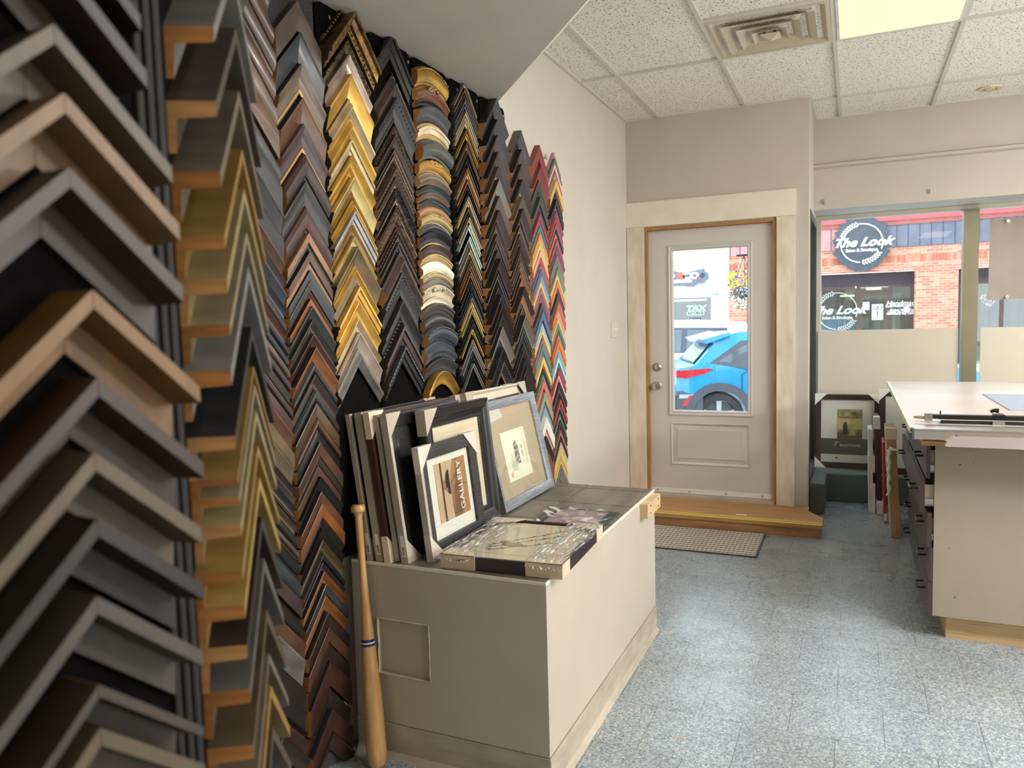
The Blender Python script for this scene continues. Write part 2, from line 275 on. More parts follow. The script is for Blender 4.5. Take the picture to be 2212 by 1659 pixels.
# entry door
YS = YD+.04
dr = bpy.data.objects.new('door_1', None); S.collection.objects.link(dr); dr.location = (.6, 5.735, .1); LOC[dr.name] = Vector((.6, 5.735, .1)); dr['kind'] = 'structure'
def frame_ring(mb, x0, x1, z0, z1, prof, y, mi=0):
    """rectangular moulding: prof = [(inset, outward)]"""
    n = len(prof); vs = []
    for d, h in prof: vs += [(x0+d, y-h, z0+d), (x1-d, y-h, z0+d), (x1-d, y-h, z1-d), (x0+d, y-h, z1-d)]
    fs = [(i*4+j, i*4+(j+1) % 4, (i+1)*4+(j+1) % 4, (i+1)*4+j) for i in range(n-1) for j in range(4)]
    mb.add(vs, fs, mi)
sx0, sx1, sz0, sz1 = dx0+.016, dx1-.010, .100, 2.108
gx0, gx1, gz0, gz1 = .334, .878, .748, 1.955
mb = MB().box(sx0, gx0-.0, YS, YS+.044, sz0, sz1).box(gx1, sx1, YS, YS+.044, sz0, sz1).box(gx0, gx1, YS, YS+.044, gz1, sz1).box(gx0, gx1, YS, YS+.044, .655, gz0).box(gx0, gx1, YS, YS+.044, sz0, .34).box(gx0, gx1, YS+.012, YS+.044, .34, .655)
build(mb, 'door_slab', M_door, parent=dr)
mb = MB(); frame_ring(mb, gx0-.034, gx1+.036, gz0-.034, gz1+.036, [(0, 0), (.004, .012), (.012, .014), (.02, .008), (.03, .012), (.038, 0), (.040, -.02)], YS)
build(mb, 'glass_moulding', M_door, parent=dr)
mb = MB(); frame_ring(mb, .31, .895, .335, .66, [(0, .001), (.006, .007), (.014, .002), (.022, -.006), (.05, -.002), (.055, .004), (.06, .003)], YS); mb.box(.37, .835, YS-.003, YS+.012, .395, .60)
build(mb, 'lower_panel', M_door, parent=dr)
build(MB().box(gx0+.002, gx1-.002, YS+.018, YS+.024, gz0+.002, gz1-.002), 'window_pane', M_glass, parent=dr)
def lathe(prof, axis_y, cx, cz, n=20):  # prof [(dist toward -y, r)]
    return [(cx+r*math.cos(2*math.pi*j/n), axis_y-d, cz+r*math.sin(2*math.pi*j/n)) for d, r in prof for j in range(n)], [(i*n+j, i*n+(j+1) % n, (i+1)*n+(j+1) % n, (i+1)*n+j) for i in range(len(prof)-1) for j in range(n)]
build(MB().add(*lathe([(0, .033), (.006, .034), (.009, .03), (.010, .014), (.03, .013), (.036, .026), (.05, .03), (.064, .024), (.068, .0001)], YS, .209, .939)), 'door_knob', M_steel, parent=dr, smooth=.6)
build(MB().add(*lathe([(0, .031), (.008, .032), (.014, .024), (.016, .02), (.016, .0001)], YS, .212, 1.081)).box(.207, .217, YS-.03, YS-.016, 1.06, 1.10), 'deadbolt', M_steel, parent=dr, smooth=.6)
build(MB().box(sx0, sx1, YS-.008, YS, .115, .15), 'door_sweep', M_white, parent=dr)
for sx in (.21, .45, .72, .98): build(MB().tube([(sx, YS-.011, .133), (sx, YS-.008, .133)], .007, 8), 'screw', M_steel, parent=dr)
struct(MB().box(dx0, dx1, YD-.02, YD+.12, dz0, .112), 'trim_6', mat('aluminium_threshold', (196, 186, 172), .5, .3, amt=.05))
# plywood step
t = thing('entry_step', 'low plywood step with yellow tape edge in front of the door', 'step', (.7, 5.4, 0))
pl_ = [(0.0, 5.19), (1.406, 5.19), (1.404, 5.395), (1.302, 5.567), (1.302, 5.690), (0.0, 5.690)]
build(MB().prism([(x, y, .062) for x, y in pl_], (0, 0, .026)), 'top_board', M_ply, parent=t)
build(MB().box(0.0, 1.395, 5.20, 5.235, .0, .062).box(0, .04, 5.236, 5.68, 0, .062).box(1.355, 1.395, 5.236, 5.39, 0, .062), 'edge_beam', mat('beam_wood', (170, 126, 84), .7, amt=.2, scale=4, stretch=(1, 12, 12)), parent=t)
M_yel = mat('yellow_tape', (232, 214, 62), .5, amt=.05, scale=12)
build(MB().box(0, 1.404, 5.192, 5.216, .088, .0888).box(0, 1.404, 5.245, 5.262, .088, .0888), 'yellow_tape', M_yel, parent=t)
build(MB().box(.85, .92, 5.30, 5.335, .088, .0885), 'paper_scrap', M_white, parent=t)
def mat_stripe():
    m = bpy.data.materials.new('ribbed_mat'); m.use_nodes = True; n = m.node_tree; b = n.nodes['Principled BSDF']; N = n.nodes.new; L = n.links.new
    tc = N('ShaderNodeTexCoord'); w = N('ShaderNodeTexWave'); w.bands_direction = 'Y'; w.inputs['Scale'].default_value = 7; w.inputs['Distortion'].default_value = .6; w.inputs['Detail Scale'].default_value = 12; L(tc.outputs['Object'], w.inputs[0])
    w2 = N('ShaderNodeTexWave'); w2.bands_direction = 'X'; w2.inputs['Scale'].default_value = 12; w2.inputs['Distortion'].default_value = 3; L(tc.outputs['Object'], w2.inputs[0])
    a = N('ShaderNodeMath'); a.operation = 'MULTIPLY_ADD'; a.inputs[1].default_value = .45; L(w2.outputs['Fac'], a.inputs[0]); L(w.outputs['Fac'], a.inputs[2])
    r = N('ShaderNodeValToRGB'); r.color_ramp.elements[0].position = .25; r.color_ramp.elements[1].position = .8; r.color_ramp.elements[0].color = (*lin((112, 102, 94)), 1); r.color_ramp.elements[1].color = (*lin((192, 182, 170)), 1)
    L(a.outputs[0], r.inputs[0]); L(r.outputs[0], b.inputs['Base Color']); b.inputs['Roughness'].default_value = .95
    bp = N('ShaderNodeBump'); bp.inputs['Strength'].default_value = .6; bp.inputs['Distance'].default_value = .004; L(a.outputs[0], bp.inputs['Height']); L(bp.outputs[0], b.inputs['Normal']); return m
t = thing('door_mat', 'ribbed beige and grey door mat on the floor below the step', 'mat', (.6, 4.95, 0))
build(MB().box(.18, 1.05, 4.66, 5.18, 0, .008), 'pile', mat_stripe(), parent=t)
build(MB().box(.17, 1.062, 4.65, 4.66, 0, .007).box(1.05, 1.062, 4.66, 5.185, 0, .007).box(.17, .18, 4.66, 5.185, 0, .007).box(.18, 1.05, 5.18, 5.187, 0, .007), 'rubber_edge', mat('grey_rubber', (74, 72, 72), .8), parent=t)
# carpeted display ledge
struct(MB().box(XC, 6.8, 6.30, YG-.021, 0, .22).box(XC+.002, 1.398, 5.85, 6.299, 0, .225), 'trim_7', M_carpet, bevel=.012)
# switch
t = thing('light_switch', 'beige four gang light switch plate on the left wall near the door', 'switch', (0, 5.32, 1.38))
build(MB().box(0, .006, 5.235, 5.405, 1.322, 1.437), 'cover_plate', mat('switch_plate', (216, 208, 192), .4, amt=0), parent=t, bevel=.002)
for k in range(4): build(MB().box(.006, .018, 5.262+k*.038, 5.270+k*.038, 1.372, 1.39), 'toggle', M_white, parent=t)
# air vent
vx0, vx1, vy0, vy1 = X0+T2+.012, X0+2*T2-.012, YA-T2+.012, YA-.012
M_vent = mat('vent_metal', (196, 184, 158), .45, .1, amt=.05, scale=8)
t = thing('ceiling_vent', 'square beige louvred air vent set in the ceiling grid', 'vent', ((vx0+vx1)/2, (vy0+vy1)/2, ZC-.02))
cxv, cyv = (vx0+vx1)/2, (vy0+vy1)/2; hv = (vx1-vx0)/2
def sq(mb, r0, z0, r1, z1, mi=0):
    mb.add([(cxv+a*r, cyv+b*r, z) for r, z in ((r0, z0), (r1, z1)) for a, b in ((-1, -1), (1, -1), (1, 1), (-1, 1))], [(j, (j+1) % 4, 4+(j+1) % 4, 4+j) for j in range(4)], mi)
mb = MB(); sq(mb, hv, ZC-.001, hv-.02, ZC-.004); sq(mb, hv-.02, ZC-.004, hv-.07, ZC+.03); sq(mb, hv-.07, ZC+.03, .12, ZC+.06); build(mb, 'outer_pan', M_vent, parent=t, solid=.002)
for k, r in enumerate((.225, .155, .085)):
    mb = MB(); sq(mb, r, ZC-.014-.004*k, r-.035, ZC-.002); sq(mb, r-.035, ZC-.002, r-.055, ZC+.02); build(mb, 'louvre', M_vent, parent=t, solid=.0015)
build(MB().tube([(cxv, cyv, ZC+.055), (cxv, cyv, ZC+.045)], .115, 20).tube([(cxv-.03, cyv, ZC+.045), (cxv-.03, cyv, ZC-.005)], .006, 8).tube([(cxv+.02, cyv+.02, ZC+.045), (cxv+.02, cyv+.02, ZC-.005)], .006, 8), 'damper', mat('damper_dark', (70, 60, 50), .6), parent=t)
mb = MB(); mb.add([(cxv-.05, cyv-.05, ZC-.02), (cxv+.05, cyv-.05, ZC-.02), (cxv+.05, cyv+.05, ZC-.02), (cxv-.05, cyv+.05, ZC-.02), (cxv, cyv, ZC-.045)], [(0, 1, 4), (1, 2, 4), (2, 3, 4), (3, 0, 4), (3, 2, 1, 0)]); build(mb, 'centre_cone', M_vent, parent=t)
# ceiling light
t = thing('ceiling_light', 'glowing warm white fluorescent ceiling panel beside the air vent', 'light', (X0+2.5*T2, YA-T2, ZC))
lx0, lx1, ly0, ly1 = X0+2*T2+.012, X0+3*T2-.012, YA-1.2192+.012, YA-.012
mb = MB().box(lx0, lx0+.014, ly0, ly1, ZC-.005, ZC+.011).box(lx1-.014, lx1, ly0, ly1, ZC-.005, ZC+.011).box(lx0+.014, lx1-.014, ly0, ly0+.014, ZC-.005, ZC+.011).box(lx0+.014, lx1-.014, ly1-.014, ly1, ZC-.005, ZC+.011)
build(mb, 'light_frame', mat('light_frame_white', (215, 214, 210), .4), parent=t)
build(MB().box(lx0+.014, lx1-.014, ly0+.014, ly1-.014, ZC-.001, ZC+.010), 'diffuser', mat('lit_diffuser', (255, 226, 160), .5, amt=0, emis=.76), parent=t)
t = thing('downlight', 'small round recessed downlight in the ceiling near the window', 'light', (2.401, 6.12, ZC))
n = 24; pr = [(.075, 0), (.072, .008), (.045, .010), (.04, -.005)]
build(MB().add([(2.401+r*math.cos(2*math.pi*j/n), 6.12+r*math.sin(2*math.pi*j/n), ZC+.011-h) for r, h in pr for j in range(n)], [(i*n+j, i*n+(j+1) % n, (i+1)*n+(j+1) % n, (i+1)*n+j) for i in range(3) for j in range(n)]), 'trim_ring', mat('ivory_ring', (212, 200, 168), .4), parent=t, smooth=.5)
build(MB().ball((2.401, 6.12, ZC+.008), .038, 0, 14, 6, (1, 1, .4)), 'lens', mat('downlight_lens', (190, 180, 160), .2), parent=t, smooth=1)
COLS = {
 'C': (1.66, 0.113, 1.12, 0.026, 'cushion scoop flat cushion bevel', [2.516, 2.444, 2.372, 2.292, 2.213, 2.133, 2.052, 1.978, 1.9, 1.828, 1.757, 1.714, 1.669, 1.624, 1.586, 1.547, 1.515, 1.483, 1.45, 1.411, 1.371, 1.338, 1.295, 1.253, 1.194, 1.15, 1.09, 1.057, 1.034, 1.0, 0.971, 0.94, 0.902, 0.871, 0.814, 0.743, 0.688, 0.618, 0.559, 0.463, 0.397, 0.329, 0.299, 0.245], 'br ru tb br tb br sl ch sl bk br pb bs bs pb br sl bs tb pb db pb mh ru bz bz pb tb ch db tb ch tb bk bs pb es br gy es es db mh db'),
 'D': (1.890, 0.106, 1.12, 0.026, 'scoop flat cushion bevel flat', [2.417, 2.328, 2.235, 2.138, 2.059, 1.975, 1.89, 1.815, 1.732, 1.704, 1.676, 1.645, 1.62, 1.589, 1.558, 1.532, 1.51, 1.469, 1.425, 1.383, 1.34, 1.299, 1.254, 1.209, 1.166, 1.125, 1.086, 1.042, 1.013, 0.978, 0.931, 0.892, 0.849, 0.812, 0.775, 0.737, 0.702, 0.675, 0.633, 0.596, 0.541, 0.493, 0.443, 0.382, 0.289, 0.221, 0.144], 'tb bs tb br pb db sl mh tn sl br tn sl ch ru orr sl db mh orr ch pb ch ob br bk br db br bk ru orr db bk ob bk pb orr sl orr db br db mh db mh mh'),
 'E': (2.13, 0.122, 1.12, 0.034, 'scoop step ogee bevel', [2.483, 2.466, 2.381, 2.338, 2.272, 2.195, 2.138, 2.062, 2.011, 1.969, 1.942, 1.894, 1.866, 1.83, 1.783, 1.748, 1.711, 1.65, 1.613, 1.58, 1.529, 1.47, 1.425, 1.369], 'ag ag bz pk gd cp gd cp gd gd lg ag gd sv ag lg bz gd lt bg gd cp pk gy'),
 'F': (2.4, 0.124, 1.12, 0.036, 'scoop ogee step bevel', [2.488, 2.351, 2.265, 2.168, 2.136, 2.088, 2.067, 2.04, 2.014, 1.986, 1.945, 1.906, 1.883, 1.86, 1.83, 1.808, 1.788, 1.768, 1.75, 1.714, 1.639, 1.537, 1.466, 1.445, 1.37], 'bk db ch db db br tb db tb db bk tb db tb db br db tb db pb ch bk bk pb ch'),
 'G': (2.685, 0.124, 0, 0.036, 'scoop ogee cushion step', [2.451, 2.378, 2.323, 2.3, 2.223, 2.175, 2.094, 2.047, 1.996, 1.967, 1.942, 1.915, 1.884, 1.846, 1.815, 1.763, 1.725, 1.699, 1.657, 1.625, 1.603, 1.557, 1.531, 1.487, 1.442, 1.378, 1.309, 1.257], 'gd ru ch ch cr dg gd tb bs tb bk tn lg bs bk pb lg wh cp sv cr cr db sl bs bs sl gd'),
 'H': (2.975, 0.108, 1.15, 0.02, 'metal', [2.475, 2.452, 2.43, 2.407, 2.386, 2.357, 2.334, 2.312, 2.283, 2.26, 2.23, 2.213, 2.189, 2.178, 2.152, 2.117, 2.093, 2.068, 2.044, 2.017, 1.995, 1.973, 1.949, 1.926, 1.906, 1.872, 1.836, 1.824, 1.795, 1.767, 1.745, 1.721, 1.697, 1.669, 1.643, 1.628, 1.606, 1.578, 1.56, 1.536, 1.508, 1.487, 1.465, 1.445, 1.421, 1.394, 1.376, 1.349, 1.323, 1.298, 1.272], 'sv tn bs gy pp cp sv lg bz gd bs tn gy bk ch tn cp tn pb bk pk lg tb bk cp mt bk mt gy cp dg tb orr tn bk bs ch bs gy bg lg bk db bs bg bk pk sv bs ch sv'),
 'I': (3.245, 0.125, 1.15, 0.045, 'scoop bevel step', [2.478, 2.381, 2.308, 2.235, 2.168, 2.109, 2.033, 1.969, 1.914, 1.886, 1.861, 1.827, 1.786, 1.745, 1.7, 1.675, 1.638, 1.612, 1.58, 1.533, 1.487, 1.429, 1.372, 1.331, 1.267], 'ch ch pb pb pb gy tb pb db tb pb db db pb bk ch bk db pb db ch gy sl bk sl'),
 'J': (3.52, 0.115, 1.15, 0.04, 'scoop bevel step', [2.391, 2.299, 2.227, 2.153, 2.069, 2.011, 1.956, 1.926, 1.888, 1.858, 1.826, 1.792, 1.757, 1.723, 1.705, 1.689, 1.672, 1.656, 1.624, 1.582, 1.543, 1.513, 1.483, 1.439, 1.406, 1.371, 1.336, 1.301, 1.269, 1.219, 1.173], 'ch pb pb ch tb pb pb tb pb db db pb tb tn db tn db tn pb tn pb tb gy sl sl sl db pb ch pb db'),
 'K': (3.785, 0.112, 1.15, 0.035, 'flat bevel', [2.373, 2.263, 2.191, 2.162, 2.133, 2.105, 2.064, 2.04, 2.015, 1.986, 1.96, 1.948, 1.919, 1.887, 1.86, 1.826, 1.79, 1.753, 1.726, 1.69, 1.658, 1.628, 1.594, 1.545, 1.503, 1.459, 1.439, 1.407, 1.379, 1.355, 1.327, 1.293, 1.26, 1.22, 1.198, 1.163, 1.136, 1.088, 1.068, 1.02, 0.983, 0.935, 0.872, 0.829, 0.768, 0.692, 0.631], 'rd rd dg dg dg dg dg nv re bl pp gn oc li ye pe co bl pp lb ye mv mv sl bl re lb ye sg mv te te ye mv sl gn co sl sg pu lb wh pe gl cg cg sl'),
 'L': (4.03, 0.108, 1.15, 0.035, 'flat bevel', [2.382, 2.351, 2.321, 2.293, 2.263, 2.235, 2.19, 2.162, 2.126, 2.088, 2.065, 2.027, 1.994, 1.963, 1.935, 1.907, 1.868, 1.822, 1.783, 1.753, 1.709, 1.678, 1.636, 1.603, 1.559, 1.514, 1.465, 1.436, 1.408, 1.374, 1.345, 1.306, 1.274, 1.245, 1.214, 1.18, 1.148, 1.122, 1.101, 1.069, 1.04, 1.008, 0.974, 0.947, 0.918, 0.886, 0.852, 0.825, 0.793, 0.758, 0.726, 0.702, 0.678, 0.656, 0.63, 0.603], 'or_ gn lp re lb ye re nv ch oc mv re mv sl oc mv mv gy gy sg li oc pp dg co pe ye te gn co oc ye sb mt te re lp oc ch tb ch re te ch gy ch wi tn bk cr ye ye ye ye gy gy'),
}
PAL = {
 'bk': ('black', (22, 21, 22)),
 'ch': ('charcoal', (44, 45, 48)),
 'sl': ('slate grey', (54, 56, 58)),
 'bs': ('blue slate', (54, 62, 70)),
 'db': ('dark brown', (52, 38, 32)),
 'es': ('espresso brown', (40, 28, 24)),
 'pb': ('plum brown', (70, 54, 54)),
 'tb': ('taupe brown', (104, 88, 76)),
 'br': ('rich brown', (92, 62, 46)),
 'ru': ('rust brown', (104, 64, 42)),
 'orr': ('orange brown', (140, 86, 42)),
 'mh': ('mahogany red brown', (70, 40, 32)),
 'ob': ('olive brown', (92, 74, 48)),
 'bz': ('bronze', (110, 92, 64)),
 'tn': ('tan copper', (150, 112, 80)),
 'pk': ('pink silver', (176, 160, 150)),
 'sv': ('silver', (170, 168, 164)),
 'cp': ('champagne', (196, 178, 140)),
 'gd': ('gold', (200, 158, 76)),
 'bg': ('bright gold', (222, 184, 96)),
 'ag': ('antique gold', (148, 112, 60)),
 'lg': ('pale gold', (206, 186, 128)),
 'cr': ('cream', (214, 200, 170)),
 'wh': ('white crackled', (226, 222, 208)),
 'gy': ('grey', (120, 116, 112)),
 'lt': ('light taupe', (150, 134, 114)),
 'be': ('beige', (214, 174, 136)),
 'og': ('olive green gold', (140, 126, 66)),
 'dg': ('dark green grey', (62, 66, 62)),
 'mt': ('mint white', (200, 222, 208)),
 'rd': ('brick red', (138, 52, 48)),
 're': ('red', (178, 50, 54)),
 'mv': ('mauve', (150, 90, 112)),
 'pp': ('purple blue', (92, 92, 130)),
 'gn': ('green', (84, 120, 92)),
 'oc': ('orange', (226, 124, 62)),
 'li': ('lime cream', (214, 210, 130)),
 'ye': ('yellow', (222, 186, 96)),
 'pe': ('peach', (224, 166, 138)),
 'co': ('coral', (210, 96, 76)),
 'bl': ('blue', (72, 104, 152)),
 'lb': ('light blue', (150, 176, 190)),
 'nv': ('navy', (44, 52, 84)),
 'sg': ('sage green', (140, 158, 118)),
 'te': ('teal', (82, 128, 130)),
 'or_': ('orchid pink', (176, 120, 150)),
 'lp': ('pale pink', (222, 180, 178)),
 'pu': ('purple', (116, 92, 136)),
 'gl': ('dark glitter', (86, 82, 84)),
 'cg': ('coral glitter', (184, 106, 88)),
 'sb': ('sky blue', (96, 176, 214)),
 'wi': ('wine', (100, 36, 46)),
 'bi': ('bright green', (70, 150, 90)),
}
PAL['oa'] = ('golden oak', (208, 156, 80))
# ---------------------------------------------------------------- moulding racks
PROF = dict(
 flat=[(0, 1), (.06, 1.03), (.94, .92), (1, .86)], bevel=[(0, 1), (.12, 1), (.2, .86), (1, .36)],
 scoop=[(0, .92), (.08, 1), (.22, .86), (.38, .58), (.58, .42), (.82, .42), (.86, .5), (1, .46)],
 cushion=[(0, .35), (.08, .7), (.25, .95), (.45, 1), (.68, .9), (.86, .62), (.88, .45), (1, .4)],
 step=[(0, 1), (.22, 1), (.24, .8), (.62, .68), (.66, .5), (1, .42)],
 ogee=[(0, .5), (.1, .62), (.2, .58), (.3, .8), (.44, 1), (.58, .96), (.72, .68), (.86, .5), (.9, .56), (1, .42)],
 metal=[(0, 1), (.42, .98), (.5, .7), (1, .6)], float=[(0, 1), (.30, 1), (.34, .2), (1, .16)])
METAL = set('sv cp gd bg ag lg pk'.split())
def finish(code, k, fam):
    nm, rgb = PAL[code]
    if fam in 'KL': g_ = sum(rgb)/3; rgb = tuple(g_+(q-g_)*.82 for q in rgb)
    if fam == 'H': return mat('brushed_'+nm.replace(' ', '_'), tuple(min(255, c*1.05) for c in rgb), .3, .75, amt=.04, scale=40)
    if fam in 'KL': return mat('painted_'+nm.replace(' ', '_'), rgb, .45, amt=.05, scale=20) if 'glitter' not in nm else mat('glitter_'+nm.replace(' ', '_'), rgb, .35, .5, scale=300, rgb2=tuple(c*.55 for c in rgb), kind='v', bump=.5)
    if code in METAL: return mat('gilt_'+nm.replace(' ', '_'), rgb, .33, .62, scale=14, rgb2=tuple(c*.78 for c in rgb), bump=.08, bscale=60)
    if fam in 'IJ' or (fam == 'G' and k % 2): return mat('satin_'+nm.replace(' ', '_'), rgb, .28, amt=.10, scale=12, coat=.3)
    return mat('wood_'+nm.replace(' ', '_'), rgb, .38, scale=9, rgb2=tuple(c*.66 for c in rgb), stretch=(9, 1.2, 1.2), bump=.10, coat=.15)
M_carve = {}
def ordinal(n): return '%d%s' % (n, 'th' if 10 <= n % 100 <= 20 else {1: 'st', 2: 'nd', 3: 'rd'}.get(n % 10, 'th'))
WHERE = dict(A='blurred nearest wing', B='edge-on gold railed wing', C='half hidden column', D='brown column above the bat',
 E='gold column', F='bronze column beside the gold', G='arched column', H='thin metals column', I='dark column beside the metals',
 J='narrow dark column', K='red-topped coloured column', L='coloured column nearest the door')
def sample(fam, k, z0, V, H, prof, code, C0, u, n, hw, m, sag=0, gap_ms=None, beads=False, fin=None):
    """one mitred corner sample: two rails (or one bent arch) on a rack board"""
    nm = PAL[code][0]; C0 = Vector(C0); u = Vector(u); n = Vector(n); Z = Vector((0, 0, 1))
    fm = fin or finish(code, k, fam); em = mat('mill_metal', (120, 112, 100), .35, .8) if fam == 'H' else (mat('painted_end', (62, 54, 40), .6) if fam == 'E' or (fam == 'F' and (k < 4 or k > 19)) else M_end[k % 3])
    sm_ = mat('dark_stained_edge', (34, 28, 26), .5) if fam in 'CDFGIJ' and code not in METAL and k % 4 else fm
    lm_ = fm
    if fam in 'CDFGIJ' and prof in ('scoop', 'step', 'ogee'):
        lm_ = (fm, mat('dark_lip', (40, 32, 30), .4), mat('gilt_lip', (176, 146, 96), .35, .5), fm, mat('dark_lip', (40, 32, 30), .4))[(k*3+len(nm)) % 5]
    kind = 'arched frame sample' if sag else ('thin metal corner sample' if fam == 'H' else 'corner sample')
    lab = '%s %s, %s down the %s' % (nm, kind, ordinal(k+1), WHERE[fam])
    t = thing('arched_moulding_sample' if sag else 'corner_sample', lab, 'frame sample', C0+Z*z0, GROUP[fam])
    front = [(a*V, b*H) for a, b in PROF[prof]]; hb = H*.28 if prof != 'float' else H*.08; rb = min(.01, V*.25)
    if prof == 'float': poly = [(0, 0)]+front+[(V, 0)]; nf = len(front)-1
    else: poly = [(0, 0)]+front+[(V, hb), (V-rb, hb), (V-rb, 0)]; nf = len(front)-1
    N = len(poly); crook = random.uniform(-.012, .012)
    def pt(s, v, h):
        zz = z0-v-(m*abs(s) if not sag else sag*(s/hw)**2)+crook*s
        return C0+u*s+Z*zz+n*h
    def loft(mb, ss):
        vs = [tuple(pt(s, v, h)) for s in ss for v, h in poly]; fs = []; ms = []
        for i in range(len(ss)-1):
            for j in range(N):
                fs.append((i*N+j, i*N+(j+1) % N, (i+1)*N+(j+1) % N, (i+1)*N+j)); ms.append(2 if j == 0 else (3 if j in (nf, nf+1) else (0 if j <= nf+1 else 1)))
        k0 = len(mb.v); mb.v += [Vector(p) for p in vs]; mb.f += [tuple(k0+a for a in f) for f in fs]; mb.m += ms
        mb.f += [tuple(range(k0, k0+N)), tuple(range(k0+(len(ss)-1)*N, k0+len(ss)*N))]; mb.m += [1, 1]
    if sag:
        mb = MB(); loft(mb, [hw*(i/8-1) for i in range(17)]); build(mb, 'rail', [fm, em, sm_, lm_], parent=t, smooth=.5)
    else:
        g = .0004
        for sg in (-1, 1):
            mb = MB(); loft(mb, [sg*g, sg*hw]); build(mb, 'rail', [fm, em, sm_, lm_], parent=t, smooth=.5)
    if beads:
        mb = MB(); va = V*(.80 if k % 2 else .16); ha = H*(.50 if k % 2 else .95); nb = int(hw*2/.011)
        for i in range(nb):
            s = -hw+.006+(2*hw-.012)*i/(nb-1); q = pt(s, va, ha); mb.ball(tuple(q), .0042, 0, 5, 4)
        build(mb, 'beading', fm, parent=t)
    if sag and beads and k in (1, 6, 20):
        mb = MB()
        for i in range(26):
            s = random.uniform(-.045, .045); v = V*(.3+random.uniform(-.12, .12)); q = pt(s, v, H*.95); mb.ball(tuple(q), random.uniform(.005, .009), 0, 6, 4)
        build(mb, 'carved_crest', fm, parent=t)
    return t
GROUP = {k: 'corner samples on the '+v for k, v in WHERE.items()}
# rack boards
def board(name, lab, y0, y1, z0, z1, m, x0=.014, x1=.038, r=.03, screws=True):
    t = thing('rack_board', lab, 'board', (x1, (y0+y1)/2, z0))
    poly = [(x0, y0, z0), (x0, y1, z0), (x0, y1, z1-r)]+[(x0, y1-r+r*math.cos(a), z1-r+r*math.sin(a)) for a in (.4, .8, 1.2, 1.57)]+[(x0, y0+r-r*math.sin(a), z1-r+r*math.cos(a)) for a in (.0, .4, .8, 1.2)]+[(x0, y0, z1-r)]
    build(MB().prism(poly, (x1-x0, 0, 0)), 'panel', m, parent=t)
    if screws:
        for sy in (y0+.07, y1-.02): build(MB().tube([(x1, sy, z1-.035), (x1+.004, sy, z1-.035)], .007, 8), 'screw', M_steel, parent=t)
    return t
BD = {'E': (1.995, 2.268), 'F': (2.282, 2.556), 'G': (2.568, 2.843), 'H': (2.855, 3.13), 'I': (3.141, 3.41)}
for f, (a, b) in BD.items(): board(f, 'black felt board carrying the '+WHERE[f], a, b, .675, 2.468, M_black)
M_cream = mat('cream_board', (206, 196, 176), .7, amt=.02)
board('J', 'cream board behind the narrow dark column', 3.418, 3.655, .675, 2.385, M_cream, screws=False, r=.005)
board('K', 'cream board behind the red-topped coloured column', 3.665, 3.905, .675, 2.36, M_cream, screws=False, r=.005)
board('L', 'narrow cream board behind the coloured column nearest the door', 3.915, 4.135, .02, 2.33, M_cream, screws=False, r=.005)
tag(build(MB().box(.002, .038, 1.30, 1.985, .02, 2.455), 'carpeted_panel', mat('speckled_charcoal_carpet', (70, 70, 74), .95, scale=220, rgb2=(28, 28, 32), bump=.6, bscale=260), loc=(.03, 1.65, .02)), 'speckled charcoal carpeted panel behind the two brown columns', 'panel')
u, n = (0, 1, 0), (1, 0, 0)
for fam, (Yc, hw, m, H, pf, zs, cs) in COLS.items():
    cs = cs.split(); pf = pf.split(); X = .0385
    for k, z in enumerate(zs):
        nxt = zs[k+1] if k+1 < len(zs) else z-.062
        V = z-nxt; cap = .085 if fam in 'CDEF' else .075; V = min(V*.975, cap)
        if fam == 'H': V = min(V*.62, .014)
        p = pf[(k*7+len(cs[k])*3+k//3) % len(pf)]; h = min(H, .010+V*.34)*(.85+.3*((k*37 % 11)/11)) if fam != 'H' else .018; sh = ((k*53 % 7)/7-.5)*.008
        w = hw+((k*29 % 5)/5-.5)*.006
        if fam in 'IJ' and V > .04: h = .042; p = 'scoop'
        if fam == 'E' and k == 1: h, V, w = .06, .062, .135
        if fam == 'E' and k == 0: V = min(V, .03)
        bd = (fam == 'E' and k in (0, 1, 2)) or (fam == 'F' and (k % 2 == 0 or k in (3, 7))) or (fam == 'G' and k in (0, 1, 2, 3, 6, 9, 12, 15, 18, 20, 24, 25)) or (fam == 'I' and k == 24)
        fin = None
        if (fam == 'E' and k in (0, 1, 2)) or (fam == 'F' and k in (3, 7, 10, 11, 12, 13)):
            c = PAL[cs[k]][1]; c = tuple(min(255, q*1.45) for q in c) if fam == 'F' else c; fin = mat('carved_'+PAL[cs[k]][0].replace(' ', '_'), c, .38, .5, scale=55, rgb2=tuple(q*.35 for q in c), bump=1.0, bdist=.006)
        if fam == 'C' : sh = 0
        mm = m*(1.25-.3*min(1, k/18)) if fam == 'C' else m
        if fam == 'G': 
            sag = .034 if k < 27 else .085
            sample(fam, k, z, V if k < 27 else .055, h, p, cs[k], (X, Yc+sh, 0), u, n, w, 0, sag=sag, beads=bd, fin=fin)
        else:
            if fam == 'C': sample(fam, k, z+.0, V, h, p, cs[k], (X, Yc, 0), u, n, w, mm if 0 else m, beads=bd, fin=fin)
            else: sample(fam, k, z, V, h, p, cs[k], (X, Yc+sh, 0), u, n, w, m, beads=bd, fin=fin)
